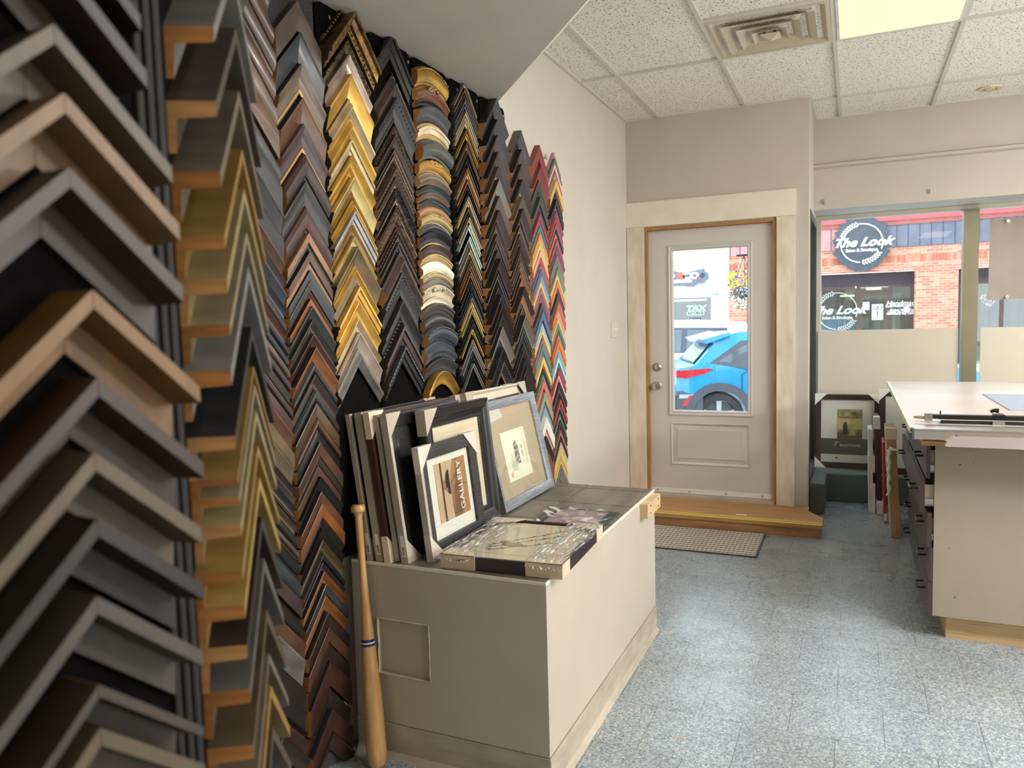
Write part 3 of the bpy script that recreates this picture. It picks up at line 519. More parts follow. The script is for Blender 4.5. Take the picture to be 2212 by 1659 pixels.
# the two hinged rack wings close to the camera
t = thing('rack_wing', 'blurred black rack wing with ribbed edge nearest the camera', 'rack', (.88, .45, 0))
build(MB().box(.885, .908, .20, .604, .0, 2.40), 'panel', M_black, parent=t)
for yy in (.575, .588, .600): build(MB().tube([(.910, yy, .02), (.910, yy, 2.38)], .005, 8), 'edge_rib', mat('dark_rubber_rib', (26, 22, 24), .6), parent=t)
build(MB().box(.895, .90, .21, .59, 2.40, 2.42), 'top_rail', M_bplas, parent=t)
AZ = [(1.84, .425, 'es'), (1.79, .428, 'pb'), (1.703, .451, 'lt'), (1.647, .456, 'be'), (1.584, .456, 'tb'), (1.479, .470, 'oa'), (1.400, .469, 'br'), (1.333, .461, 'lt'), (1.273, .459, 'db'), (1.203, .453, 'gy'), (1.122, .449, 'tb'), (1.082, .447, 'lt'), (1.02, .447, 'gy'), (.95, .447, 'tb')]
for k, (z, y, c) in enumerate(AZ):
    nx = AZ[k+1][0] if k+1 < len(AZ) else z-.07
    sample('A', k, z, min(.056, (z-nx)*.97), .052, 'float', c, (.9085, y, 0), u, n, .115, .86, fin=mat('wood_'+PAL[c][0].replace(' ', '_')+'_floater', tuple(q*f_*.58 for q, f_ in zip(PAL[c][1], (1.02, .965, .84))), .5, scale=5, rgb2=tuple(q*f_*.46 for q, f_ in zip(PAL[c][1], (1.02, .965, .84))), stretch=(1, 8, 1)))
ph = math.radians(32); ub = Vector((-math.sin(ph), math.cos(ph), 0)); nb_ = Vector((math.cos(ph), math.sin(ph), 0)); CB = Vector((.831, .803, 0))-nb_*.056
t = thing('rack_wing', 'narrow black rack wing turned edge on, carrying gold floater rails', 'rack', (CB.x, CB.y, 0))
def TB(a, b, c): return CB+ub*a+nb_*b+Vector((0, 0, c))
build(MB(TB).box(-.142, .142, -.022, -.0005, 0, 2.40), 'panel', M_black, parent=t)
build(MB(TB).box(-.135, .135, -.02, -.004, 2.40, 2.42), 'top_rail', M_bplas, parent=t)
BZ = [1.922, 1.84, 1.759, 1.683, 1.631, 1.573, 1.526, 1.444, 1.39, 1.365, 1.33, 1.281, 1.236, 1.18, 1.121, 1.047, .983, .936, .874, .80, .73]
BC = 'sv tb lt gd lg cp sv ch gd cp lg gd bg db gy bz lt gd tb lt gd'.split()
for k, (z, c) in enumerate(zip(BZ, BC)):
    nx = BZ[k+1] if k+1 < len(BZ) else z-.07
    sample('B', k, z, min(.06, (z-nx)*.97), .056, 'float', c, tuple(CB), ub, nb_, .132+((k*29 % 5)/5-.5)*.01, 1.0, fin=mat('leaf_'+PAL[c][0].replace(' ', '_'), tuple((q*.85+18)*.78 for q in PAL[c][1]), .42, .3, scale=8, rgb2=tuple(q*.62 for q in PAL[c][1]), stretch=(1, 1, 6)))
# ---------------------------------------------------------------- plinth with slate top
BX, BY0, BY1, BZt = .75, 2.0485, 3.397, .665
t = thing('display_plinth', 'beige plinth with grey slate tile top and a cut square hole in its end', 'plinth', (.4, 2.7, 0))
M_pl = mat('plinth_paint', (184, 175, 160), .6, amt=.03, scale=4)
hx0, hx1, hz0, hz1 = .142, .338, .287, .475
mb = MB()
mb.box(.045, hx0, BY0, BY0+.014, .118, BZt-.012).box(hx1, BX, BY0, BY0+.014, .118, BZt-.012).box(hx0, hx1, BY0, BY0+.014, hz1, BZt-.012).box(hx0, hx1, BY0, BY0+.014, .118, hz0)
mb.box(BX-.014, BX, BY0+.014, BY1, .118, BZt-.012).box(.045, BX-.014, BY1-.014, BY1, 0, BZt-.012).box(.045, BX-.014, BY0+.014, BY1-.014, .60, BZt-.012).box(.045, .059, BY0+.014, BY1-.014, .1, .6)
build(mb, 'body', M_pl, parent=t)
build(MB().box(hx0-.03, hx1+.03, BY0+.016, BY0+.028, hz0-.03, hz1+.03), 'inner_board', M_pl, parent=t)
mb = MB(); random.seed(3)
for (xa, za, xb, zb) in ((hx0, hz0, hx0, hz1), (hx0, hz0, hx1, hz0), (hx1, hz0, hx1, hz1), (hx0, hz1, hx1, hz1)):
    wdt = .006 if xa == xb == hx0 else .0022
    pts = [(xa+(xb-xa)*i/10+random.uniform(-.5, .5)*wdt*.6, BY0-.001, za+(zb-za)*i/10+random.uniform(-.5, .5)*wdt*.5) for i in range(11)]
    mb.tube(pts, [wdt*random.uniform(.35, .9) for _ in pts], 6)
build(mb, 'torn_edge', mat('torn_gypsum', (222, 214, 198), .9, amt=.1, scale=50), parent=t)
mb = MB().box(.045, BX+.004, BY0-.004, BY0, 0, .116).box(BX, BX+.004, BY0, BY1, 0, .116)
mb.prism([(.045, BY0-.004, 0), (.045, BY0-.018, 0), (.045, BY0-.004, .02)], (BX-.041, 0, 0)).prism([(BX+.004, BY0-.004, 0), (BX+.018, BY0-.004, 0), (BX+.004, BY0-.004, .02)], (0, BY1-BY0, 0))
build(mb, 'skirting', mat('scuffed_skirting', (188, 178, 160), .6, scale=7, rgb2=(158, 148, 134), stretch=(1, 1, 3)), parent=t)
tile = mat('slate_tile', (124, 114, 100), .36, scale=5, rgb2=(88, 82, 74), stretch=(3, 1, 1), bump=.5, bscale=12, bdist=.006)
M_gr = mat('tile_grout', (150, 138, 110), .9)
build(MB().box(.045, BX-.003, BY0+.003, BY1-.003, BZt-.011, BZt-.0035), 'grout_bed', M_gr, parent=t)
xs = [.045, .137, .438, BX-.003]; ys = [BY0+.003, 2.14, 2.44, 2.74, 3.035, 3.325, BY1-.003]
for i in range(3):
    for j in range(6):
        a, b = xs[i]+(.003 if i else 0), xs[i+1]-(.003 if i < 2 else 0)
        build(MB().box(a, b, ys[j]+(.003 if j else 0), ys[j+1]-(.003 if j < 5 else 0), BZt-.010, BZt), 'slate_tile', tile, parent=t)
build(MB().box(.045, BX, BY0, BY0+.003, BZt-.011, BZt).box(BX-.003, BX, BY0+.003, BY1, BZt-.011, BZt), 'corner_bead', M_trim, parent=t)
t2 = thing('wood_block', 'small pale plywood block screwed to the far top of the plinth side', 'block', (BX+.012, 3.25, .60))
build(MB().box(BX+.0005, BX+.034, 3.14, 3.372, .592, .652), 'block', M_ply2, parent=t2)
for yy in (3.19, 3.33):
    for zz in (.605, .638): build(MB().tube([(BX+.034, yy, zz), (BX+.0355, yy, zz)], .004, 6), 'screw', M_ink, parent=t2)
# ---------------------------------------------------------------- baseball bat
t = thing('baseball_bat', 'pale wooden baseball bat with blue stripes leaning against the rack', 'bat', (.175, 1.985, 0))
P0, P1 = Vector((.172, 1.972, .006)), Vector((.094, 2.030, .858)); d = (P1-P0).normalized(); Lb = (P1-P0).length
pr = [(0, .010), (.004, .022), (.014, .030), (.05, .033), (.15, .0335), (.28, .031), (.40, .026), (.52, .020), (.62, .015), (.75, .0122), (.955, .0125), (.968, .016), (.975, .0235), (.992, .0245), (1, .019), (1, .001)]
build(MB().tube([P0+d*(a*Lb) for a, r in pr], [r for a, r in pr], 24), 'shaft', mat('ash_wood', (206, 164, 106), .35, scale=5, rgb2=(180, 136, 82), stretch=(14, 14, .8), coat=.5), parent=t, smooth=.8)
for a0, a1, mm in ((.462, .472, 'b'), (.472, .477, 'w'), (.477, .488, 'b')):
    def rr(a):
        for i in range(len(pr)-1):
            if pr[i][0] <= a <= pr[i+1][0]: q = (a-pr[i][0])/(pr[i+1][0]-pr[i][0]); return pr[i][1]*(1-q)+pr[i+1][1]*q+.0006
    build(MB().tube([P0+d*(a0*Lb), P0+d*(a1*Lb)], [rr(a0), rr(a1)], 24), 'stripe', mat('navy_paint', (36, 40, 92), .4) if mm == 'b' else M_white, parent=t, smooth=.8)
# ---------------------------------------------------------------- framed pictures
def frame_T(o, yaw, lean):
    o = Vector(o); e = Vector((math.sin(yaw), math.cos(yaw), 0)); back = Vector((-e.y, e.x, 0)); L = math.radians(lean)
    w = Vector((0, 0, math.cos(L)))+back*math.sin(L); nn = e.cross(w).normalized()
    if nn.x < 0: nn = -nn
    return (lambda a, b, c: o+e*a+w*b+nn*c), e, w, nn
def picture(lab, T, W, H, rail, depth, mfr, prof='flat', mats=(), guards=(), corners='', mcor=None, extra=None, side_guard=None, glass=True, wrap=False, name='picture_frame', group=None, backm=None, base=.001):
    """T maps (along, up, out) with back face at 0"""
    t = thing(name, lab, 'picture frame', T(W/2, 0, depth/2), group)
    P = {'flat': [(0, 0), (0, 1), (.9, 1), (1, .9), (1, .55)], 'bevel': [(0, 0), (0, 1), (.2, 1), (1, .6), (1, .3)], 'ribbed': [(0, 0), (0, .8), (.06, .95), (.12, .88), (.18, .98), (.24, .9), (.3, 1), (.36, .92), (.42, 1), (.55, .75), (.75, .6), (.9, .62), (1, .55), (1, .3)], 'scoop': [(0, 0), (0, 1), (.12, 1), (.35, .6), (.8, .5), (1, .55), (1, .3)]}[prof]
    P = [(a*rail, b*depth) for a, b in P]+[(rail, 0)]; n = len(P); vs = []
    for a, h in P: vs += [(a, a, h), (W-a, a, h), (W-a, H-a, h), (a, H-a, h)]
    mb = MB(T); mb.add(vs, [(i*4+j, i*4+(j+1) % 4, ((i+1) % n)*4+(j+1) % 4, ((i+1) % n)*4+j) for i in range(n) for j in range(4)])
    build(mb, 'moulding', mfr, parent=t, smooth=.5)
    build(MB(T).box(rail*.6, W-rail*.6, rail*.6, H-rail*.6, base, base+.003), 'backing_board', backm or M_kraft, parent=t)
    z = base+.0032
    for (a0, a1, b0, b1, m) in mats:
        build(MB(T).box(a0, a1, b0, b1, z, z+.0016), 'mat_board' if z < base+.004 else 'print', m, parent=t); z += .0018
    if extra: extra(t, T, z)
    if glass: build(MB(T).box(rail*.97, W-rail*.97, rail*.97, H-rail*.97, max(depth*.50, base+.008), max(depth*.50, base+.008)+.001), 'glazing', M_pglass, parent=t)
    if side_guard: build(MB(T).box(-.003, -.0002, .0, H, -.001, depth+.001, 0).box(-.003, .012, 0, H, depth+.0012, depth+.0024), 'edge_guard', side_guard, parent=t)
    s = .085
    for q in corners:
        ax, ay = {'a': (0, 0), 'b': (1, 0), 'c': (1, 1), 'd': (0, 1)}[q]; X, Y = ax*W, ay*H; sx = -1 if ax else 1; sy = -1 if ay else 1; e = .004
        tri = [(X-sx*e, Y-sy*e), (X+sx*s, Y-sy*e), (X-sx*e, Y+sy*s)]
        mb = MB(T); mb.prism([(a, b, depth+.0012) for a, b in tri], (0, 0, .002)); 
        mb.box(min(X-sx*e, X-sx*.0005), max(X-sx*e, X-sx*.0005), min(Y-sy*e, Y+sy*s), max(Y-sy*e, Y+sy*s), -.001, depth+.001)
        mb.box(min(X-sx*.0005, X+sx*s), max(X-sx*.0005, X+sx*s), min(Y-sy*e, Y-sy*.0005), max(Y-sy*e, Y-sy*.0005), -.001, depth+.001)
        build(mb, 'corner_protector', mcor or M_card, parent=t)
    if wrap:
        build(MB(T).grid(lambda u, v: (W*u, H*v, depth+.004), 6, 6), 'cling_wrap', M_wrap, parent=t)
    return t, z
M_fblk = mat('black_frame_lacquer', (24, 24, 26), .3, amt=.1, coat=.3)
M_fdk = mat('weathered_black_frame', (58, 54, 54), .5, scale=7, rgb2=(34, 32, 34), stretch=(1, 1.5, 14), bump=.3)
M_fbr = mat('brown_frame', (74, 48, 36), .4, amt=.2, scale=10)
M_fsv = mat('brushed_silver_frame', (176, 180, 186), .34, .75, scale=8, rgb2=(140, 146, 156), stretch=(1, 1.5, 14), bump=.25)
M_fcr = mat('cream_scoop_frame', (206, 196, 178), .4, amt=.03)
M_matb = mat('cream_mat_board', (222, 208, 182), .8, amt=.01)
M_matw = mat('white_mat_board', (226, 222, 214), .8, amt=.01)
M_matt = mat('taupe_mat_board', (178, 162, 138), .8, amt=.01)
def T_(x, y, lean, yaw=0, z=BZt): return frame_T((x, y, z+.0015), yaw, lean)[0]
def barcode(t, T, a0, c0, b0, hh, m=M_white):
    """paper label with printed bars on the left side edge (a = -.004)"""
    mb = MB(T).box(-.0048, -.0042, b0, b0+hh, c0, c0+.014); build(mb, 'label', m, parent=t)
    mb = MB(T); b = b0+.006; random.seed(int(a0*100))
    while b < b0+hh*.45: w = random.choice((.0008, .0014, .002)); mb.box(-.0052, -.0048, b, b+w, c0+.003, c0+.011); b += w+random.choice((.0009, .0016))
    build(mb, 'barcode', M_ink, parent=t)
G1 = 'wrapped frames stacked on the plinth'
def stk(lab, x, y, lean, W, H, dep, mfr, prof='flat', corners='ad', mcor=None, sg=None, bar=True, yaw=0, mats=None):
    T = T_(x, y, lean, yaw); t, z = picture(lab, T, W, H, .045, dep, mfr, prof, mats=mats or ((.03, W-.03, .03, H-.03, M_ink),), corners=corners, mcor=mcor, side_guard=sg, group=G1)
    if bar: barcode(t, T, x, dep*.3, .02, .07)
    return t
stk('grey wrapped frame leaning at the back left of the stack against the rack', .106, 2.058, 7.6, .56, .490, .014, M_fblk, corners='ac', sg=M_card)
stk('grey cardboard cornered frame second from the left in the plinth stack', .140, 2.062, 7.6, .55, .490, .024, M_fblk, corners='ad', sg=M_card)
stk('dark brown frame with thick white corner boxes in the plinth stack', .178, 2.055, 7.4, .54, .494, .020, M_fbr, 'bevel', corners='ad', mcor=M_cardl, bar=False)
stk('thin grey wrapped frame just right of the brown frame in the stack', .206, 2.075, 7.6, .52, .488, .014, M_fblk, corners='', sg=M_card, bar=False)
stk('grey wrapped frame with barcode and white corner right of the thin one', .237, 2.066, 7.6, .50, .488, .022, M_fblk, corners='ad', mcor=M_card, sg=M_card)
# ribbed black frame
def art_landscape(t, T, z):
    build(MB(T).box(.17, .40, .12, .36, z, z+.001), 'print', mat('grey_scene_print', (150, 152, 150), .6, scale=12, rgb2=(190, 186, 176), stretch=(1, 4, 1)), parent=t)
picture('large black ribbed frame with cream mat behind the smaller dark one', T_(.262, 2.215, 5.5), .50, .482, .065, .034, M_fblk, 'ribbed', mats=((.05, .45, .05, .432, M_matb),), corners='ad', mcor=M_card, extra=art_landscape)
# GALLERY picture: the photo lies on its side
def art_gallery(t, T, z):
    a0, a1, b0, b1 = .105, .325, .095, .30
    build(MB(T).box(a0, a1, b0, b1, z, z+.001), 'photo_print', mat('photo_sand', (206, 176, 138), .5, scale=5, rgb2=(190, 164, 132), stretch=(1, 6, 1)), parent=t)
    lg = [(a0+.10, b0), (a1, b0), (a1, b1), (a0+.13, b1), (a0+.105, b1-.05), (a0+.095, b0+.11)]
    build(MB(T).prism([(a, b, z+.001) for a, b in lg], (0, 0, .0003)), 'log_end', mat('photo_log', (166, 124, 82), .5, scale=4, rgb2=(120, 88, 60), stretch=(1, 7, 1), kind='wave'), parent=t)
    for p in ([(a0+.035, b0), (a0+.047, b0), (a0+.047, b1), (a0+.035, b1)],): build(MB(T).prism([(a, b, z+.0012) for a, b in p], (0, 0, .0002)), 'dark_seam', mat('photo_seam', (84, 62, 62), .5), parent=t)
    cx, cy = a0+.105, b0+.13
    fig = [(cx+.030*math.cos(q)-.012, cy+.045*math.sin(q)) for q in [i*math.pi/8 for i in range(4, 13)]]
    build(MB(T).prism([(a, b, z+.0015) for a, b in fig], (0, 0, .0003)), 'dark_figure', mat('photo_black', (28, 26, 30), .5), parent=t)
    mb = MB(T)
    for (a, b, r) in ((cx-.052, cy+.004, .009), (cx-.048, cy-.014, .009), (cx-.036, cy-.024, .007)): mb.prism([(a+r*math.cos(i*.785), b+r*math.sin(i*.785), z+.0016) for i in range(8)], (0, 0, .0003))
    build(mb, 'small_figures', mat('photo_skin', (176, 120, 96), .5), parent=t)
    mb = MB(T)
    for a, b, c, d in ((cx-.01, cy-.01, a1-.02, b1-.02), (cx+.03, cy-.02, a1-.01, cy-.025), (cx+.03, b0+.01, a1-.03, b0+.04)):
        L = math.hypot(c-a, d-b); px, py = -(d-b)/L*.0012, (c-a)/L*.0012; mb.prism([(a+px, b+py, z+.0014), (c+px, d+py, z+.0014), (c-px, d-py, z+.0014), (a-px, b-py, z+.0014)], (0, 0, .0002))
    build(mb, 'cracks', mat('photo_crack', (48, 34, 26), .6), parent=t)
    text('GALLERY', .042, lambda x, y, c: T(a0+.168-y, b0+.105+x, z+.002+c), M_wink, 'lettering', parent=t, spacing=1.05)
gt = T_(.306, 2.112, 6.8)
picture('weathered black frame holding the GALLERY photo, front of the plinth stack', gt, .40, .373, .047, .020, M_fdk, mats=((.04, .36, .04, .333, M_matw),), corners='acd', mcor=mat('pinkish_card', (206, 194, 186), .8), side_guard=M_card, extra=art_gallery)
# strips of cling film on the lower corner of that picture
# stack behind the silver frame
stk('cream scooped frame standing behind the silver frame', .214, 2.70, 10.5, .60, .500, .030, M_fcr, 'scoop', corners='cd', mcor=M_card, bar=True)
stk('thin dark frame in grey wrap behind the cream scooped frame', .184, 2.66, 9.0, .59, .492, .020, M_fblk, corners='cd', sg=M_card, bar=False)
stk('narrow pale frame in grey wrap second from the back behind the silver frame', .156, 2.69, 8.4, .57, .492, .018, M_fcr, corners='c', sg=M_card, bar=False)
def art_lot(t, T, z):
    a0, a1, b0, b1 = .135, .385, .10, .315
    Tq = lambda a, b, c: T(a0+(a)*(a1-a0), b0+b*(b1-b0), z+c)
    build(MB(Tq).box(0, 1, 0, 1, 0, .0012), 'certificate', mat('ivory_paper', (226, 226, 206), .7, amt=.01), parent=t)
    # printed sideways: text runs up the sheet
    R_ = lambda cx, cy: (lambda x, y, c: Tq(cx-y/(a1-a0), cy+x/(b1-b0), .0013+c))
    text('LOT 20', .017, R_(.74, .52), M_ink, 'heading', parent=t)
    text('County Heritage', .009, R_(.88, .52), M_ink, 'subheading', parent=t) if 0 else None
    mb = MB(Tq)
    for i, q in enumerate((.86, .90, .97)): mb.box(q, q+.006, .25+.05*i, .78-.05*i, .0013, .0016)
    for i in range(7): mb.box(.22+.035*i, .226+.035*i, .18, .40+.06*(i % 3), .0013, .0016)
    build(mb, 'small_print', mat('grey_ink', (120, 120, 116), .7), parent=t)
    mb = MB(Tq); mb.prism([(.42, .30, .0013), (.60, .30, .0013), (.60, .66, .0013), (.52, .78, .0013), (.42, .70, .0013)], (0, 0, .0004))
    build(mb, 'barn_engraving', mat('engraving_grey', (92, 94, 94), .7, scale=60, rgb2=(170, 172, 164), kind='wave'), parent=t)
    mb = MB(Tq); mb.prism([(.16+.045*math.cos(i*.524), .13+.055*math.sin(i*.524), .0013) for i in range(12)], (0, 0, .0004)); build(mb, 'red_seal', mat('seal_red', (190, 70, 70), .6, scale=60, rgb2=(226, 200, 190)), parent=t)
    mb = MB(T); mb.box(.02, .53, .02, .028, z+.004, z+.005)
picture('brushed silver frame with taupe mat and small ivory LOT 20 print', T_(.272, 2.752, 12.3), .55, .458, .038, .026, M_fsv, 'bevel', mats=((.03, .52, .03, .428, M_matt),), extra=art_lot)
# bird picture lying flat (T: a = +x, b = +y, c = up)
o = Vector((.385, 2.070, BZt+.001)); ang = math.radians(3.0)
ea = Vector((math.cos(ang), math.sin(ang), 0)); eb = Vector((-math.sin(ang)+.0, math.cos(ang), 0))
Tb = lambda a, b, c: o+ea*a+eb*b+Vector((0, 0, c))
def art_bird(t, T, z):
    build(MB(T).box(.075, .325, .085, .405, z, z+.0008), 'print', mat('watercolour_cream', (226, 212, 184), .7, scale=3, rgb2=(206, 198, 178)), parent=t)
    mb = MB(T)
    for k, (x0, y0, x1, y1) in enumerate(((.09, .13, .31, .34), (.09, .16, .30, .40), (.10, .11, .31, .25))):
        N = 12; pts = [(x0+(x1-x0)*i/N, y0+(y1-y0)*i/N+.004*math.sin(i*1.3+k), z+.0014) for i in range(N+1)]; mb.tube(pts, .0008, 4)
        for i in range(1, N, 1): mb.ball((pts[i][0]+.006*(-1)**i, pts[i][1]+.004, z+.0014), .0042, 0, 6, 4, (1.5, .7, .2))
    build(mb, 'painted_branches', mat('dark_paint', (74, 66, 66), .7), parent=t)
    build(MB(T).ball((.170, .190, z+.0012), .040, 0, 14, 6, (1.0, .62, .06)).ball((.132, .215, z+.0012), .018, 0, 10, 6, (1.1, .8, .1)), 'painted_bird', mat('bird_brown', (150, 110, 74), .7, scale=30, rgb2=(110, 92, 78)), parent=t)
t, z = picture('dark brown frame with bird watercolour lying flat in cling film on the plinth corner', Tb, .400, .475, .013, .042, mat('aubergine_brown_frame', (50, 36, 38), .35, amt=.1), 'flat', mats=((.01, .39, .01, .465, M_matb),), extra=art_bird, base=.028)
mc = mat('tan_corner_card', (206, 188, 160), .8, amt=.06, scale=14)
for (cx, cy, sx, sy) in ((0, 0, 1, 1), (.4, 0, -1, 1), (.4, .475, -1, -1), (0, .475, 1, -1)):
    mb = MB(Tb); L1, L2, e, hh = .115, .075, .004, .0465
    xa, xb = sorted((cx-sx*e, cx+sx*L1)); ya, yb = sorted((cy-sy*e, cy-sy*.0006)); mb.box(xa, xb, ya, yb, .0005, hh)
    xa, xb = sorted((cx-sx*e, cx-sx*.0006)); ya, yb = sorted((cy-sy*.0006, cy+sy*L2)); mb.box(xa, xb, ya, yb, .0005, hh)
    pl_ = [(cx-sx*e, cy-sy*e), (cx+sx*L1, cy-sy*e), (cx+sx*L1*.8, cy+sy*.03), (cx+sx*.03, cy+sy*L2*.9), (cx-sx*e, cy+sy*L2)]
    mb.prism([(a, b, .0435) for a, b in pl_], (0, 0, .003)); build(mb, 'corner_protector', mc, parent=t)
mb = MB(Tb); mb.box(.045, .10, -.0052, -.0045, .022, .042); build(mb, 'name_label', M_cardl, parent=t)
text('HARRIS', .013, lambda x, y, c: Tb(.072+x, -.0054-c, .031+y), M_ink, 'handwriting', parent=t)
def wr(x0, x1, y0, y1, amp):
    random.seed(int(x0*1000)+5)
    ph_ = [random.uniform(0, 6) for _ in range(6)]
    def f(u, v):
        a = x0+(x1-x0)*u; b = y0+(y1-y0)*v; edge = max(0, abs(v-.5)*2-.93)/.07
        return (a+.006*math.sin(v*7+ph_[0]), b, .0485+amp*(math.sin(u*31+ph_[1]+v*2)+.7*math.sin(u*57+v*3+ph_[2]))*.5-edge*.02)
    return f
build(MB(Tb).grid(wr(-.01, .10, -.012, .487, .0016), 60, 24), 'cling_wrap', M_wrap, parent=t, smooth=3)
build(MB(Tb).grid(wr(.285, .41, -.012, .487, .0016), 60, 24), 'cling_wrap', M_wrap, parent=t, smooth=3)
# small print in a plastic bag
op = Vector((.452, 2.628, BZt+.001))
def Tp(a, b, c): return op+Vector((a+.02*b, b, c+.026*max(0, 1-b/.12)*0+.03*max(0, (.10-b)/.10)))
t = thing('bagged_print', 'small dusky print in a clear plastic bag behind the bird picture', 'print', (.58, 2.78, BZt))
op.z = BZt+.014
build(MB(lambda a, b, c: op+Vector((a, b, c-.0))).box(.02, .272, .012, .285, -.012, -.009), 'backing_card', mat('dark_teal_card', (70, 84, 84), .6), parent=t)
build(MB(lambda a, b, c: op+Vector((a, b, c))).box(.035, .235, .03, .265, -.0088, -.0075), 'print', mat('dusky_floral_print', (190, 168, 158), .6, scale=14, rgb2=(150, 128, 140)), parent=t)
random.seed(4)
build(MB().grid(lambda u, v: (.446+.305*u+.012*v, 2.618+.325*v, BZt+.009+.004*math.sin(u*17+v*5)*math.sin(v*11)+(.018*(1-u/.12) if u < .12 else 0)+(.018*(u-.88)/.12 if u > .88 else 0)), 40, 40), 'plastic_bag', M_wrap2, parent=t, smooth=3)
# floor debris
tag(build(MB().box(-.001, .001, -.03, .03, 0, .001) if 0 else MB(lambda a, b, c: Vector((1.045+a*.8-b*.6, 2.52+a*.6+b*.8, c))).box(-.022, .022, -.0012, .0012, 0, .002), 'wood_splinter', M_ply2, loc=(1.045, 2.52, 0)), 'thin pale wood splinter lying on the floor near the plinth corner', 'splinter')
# ---------------------------------------------------------------- cutting table
M_lam = mat('beige_laminate', (160, 149, 132), .55, amt=.02, scale=3)
M_plum = mat('plum_drawer_laminate', (76, 56, 62), .35, amt=.03)
CX, CY0, CY1 = 1.906, 3.70, 5.10
t = thing('drawer_cabinet', 'beige cutting counter cabinet with five wide plum drawers', 'cabinet', (2.5, 4.4, 0))
build(MB().box(CX, 3.20, CY0, CY0+.018, .113, .876).box(CX, 3.20, CY1-.018, CY1, .113, .876).box(3.18, 3.20, CY0+.018, CY1-.018, .113, .876).box(CX, 3.18, CY0+.018, CY1-.018, .113, .13), 'carcass', M_lam, parent=t)
build(MB().box(CX+.058, 3.15, CY0+.057, CY0+.095, 0, .112).box(CX+.058, CX+.096, CY0+.096, CY1-.05, 0, .112).box(3.11, 3.15, CY0+.096, CY1-.05, 0, .112), 'plinth_frame', M_ply2, parent=t)
mb = MB()
for (hx, hz, r) in ((2.0, .79, .003), (2.05, .80, .0018), (1.965, .42, .0022), (1.99, .205, .003)): mb.tube([(hx, CY0-.0008, hz), (hx, CY0+.001, hz)], r, 8)
build(mb, 'screw_hole', M_ink, parent=t)
M_hnd = mat('black_chrome_handle', (52, 52, 56), .18, .9)
for i, (xf, za, zb) in enumerate(((1.873, .723, .872), (1.853, .573, .719), (1.882, .418, .571), (1.890, .266, .415), (1.889, .112, .263))):
    dg = build(MB().box(xf-.001, xf+.016, CY0-.002, 5.085, za, zb), 'drawer', [M_plum], parent=t)
    build(MB().box(xf+.016, CX+.5, CY0+.030, CY0+.042, za+.02, zb-.03).box(xf+.016, CX+.5, 5.04, 5.052, za+.02, zb-.03).box(xf+.016, CX+.5, CY0+.042, 5.04, za+.02, za+.026), 'drawer_box', M_cardl, parent=t)
    build(MB().box(xf+.018, CX+.45, CY0+.019, CY0+.029, za+.03, za+.055), 'drawer_runner', M_steel, parent=t)
    for yc in (3.90, 4.86):
        zz = (za+zb)/2; build(MB().tube([(xf-.001, yc-.05, zz), (xf-.026, yc-.05, zz-.001), (xf-.032, yc-.042, zz-.002), (xf-.032, yc+.042, zz-.002), (xf-.026, yc+.05, zz-.001), (xf-.001, yc+.05, zz)], .0045, 8), 'handle', M_hnd, parent=dg)
t = thing('wood_worktop', 'bare plywood worktop under the laminate cutting table', 'worktop', (2.5, 4.6, .877))
build(MB().box(1.852, 3.25, 3.625, 5.95, .877, .897).box(1.90, 3.2, 3.66, 5.9, .8972, .909), 'board', M_ply, parent=t)
t = thing('second_cabinet', 'plain beige cabinet supporting the far end of the cutting table', 'cabinet', (2.6, 5.5, 0))
build(MB().box(1.96, 3.2, 5.12, 5.92, .0, .876), 'carcass', M_lam, parent=t); build(MB().box(1.955, 1.9598, 5.14, 5.90, .02, .86), 'side_panel', mat('pale_side_panel', (176, 172, 170), .5, amt=.02), parent=t)
t = thing('cutting_table', 'large pinkish laminate cutting table top with aluminium front rail', 'table', (2.5, 4.8, .91))
M_top = mat('worn_laminate_top', (206, 196, 188), .30, scale=3, rgb2=(190, 178, 168))
build(MB().box(1.815, 3.35, 3.72, 6.04, .934, .958), 'table_top', M_top, parent=t)
build(MB().box(1.80, 1.8149, 3.60, 6.04, .932, .958), 'edge_strip', M_trim, parent=t)
build(MB().box(1.816, 3.35, 3.565, 3.719, .950, .957).box(1.816, 3.35, 3.565, 3.575, .912, .949).box(1.816, 3.35, 3.5751, 3.719, .912, .918), 'front_extrusion', M_alu, parent=t)
build(MB().box(1.808, 1.8158, 3.565, 3.719, .912, .957), 'end_plate', mat('grey_end_plate', (96, 100, 106), .4, .3), parent=t)
mb = MB()
for yy, zz in ((3.58, .922), (3.58, .948), (3.64, .922), (3.64, .948), (3.70, .922), (3.70, .948)): mb.tube([(1.805, yy, zz), (1.8079, yy, zz)], .005, 8)
mb.tube([(1.97, 3.563, .93), (1.97, 3.5649, .93)], .005, 8); build(mb, 'screw', M_ink, parent=t)
t = thing('cutter_bar', 'long black mat cutter bar lying across the cutting table', 'cutter', (2.5, 3.80, .958))
build(MB().box(1.90, 3.3, 3.775, 3.815, .974, .992).box(1.93, 3.3, 3.83, 3.838, .966, .974), 'rail', M_bplas, parent=t)
build(MB().box(1.93, 3.3, 3.745, 3.775, .9585, .970), 'lower_rail', M_bplas, parent=t)
build(MB().box(1.87, 1.90, 3.77, 3.82, .965, .998).tube([(1.845, 3.795, .978), (1.87, 3.795, .978)], .008, 10), 'end_bracket', M_steel, parent=t)
build(MB().tube([(1.828, 3.795, .978), (1.845, 3.795, .978)], .006, 10), 'brass_pin', mat('brass', (196, 160, 110), .3, .9), parent=t)
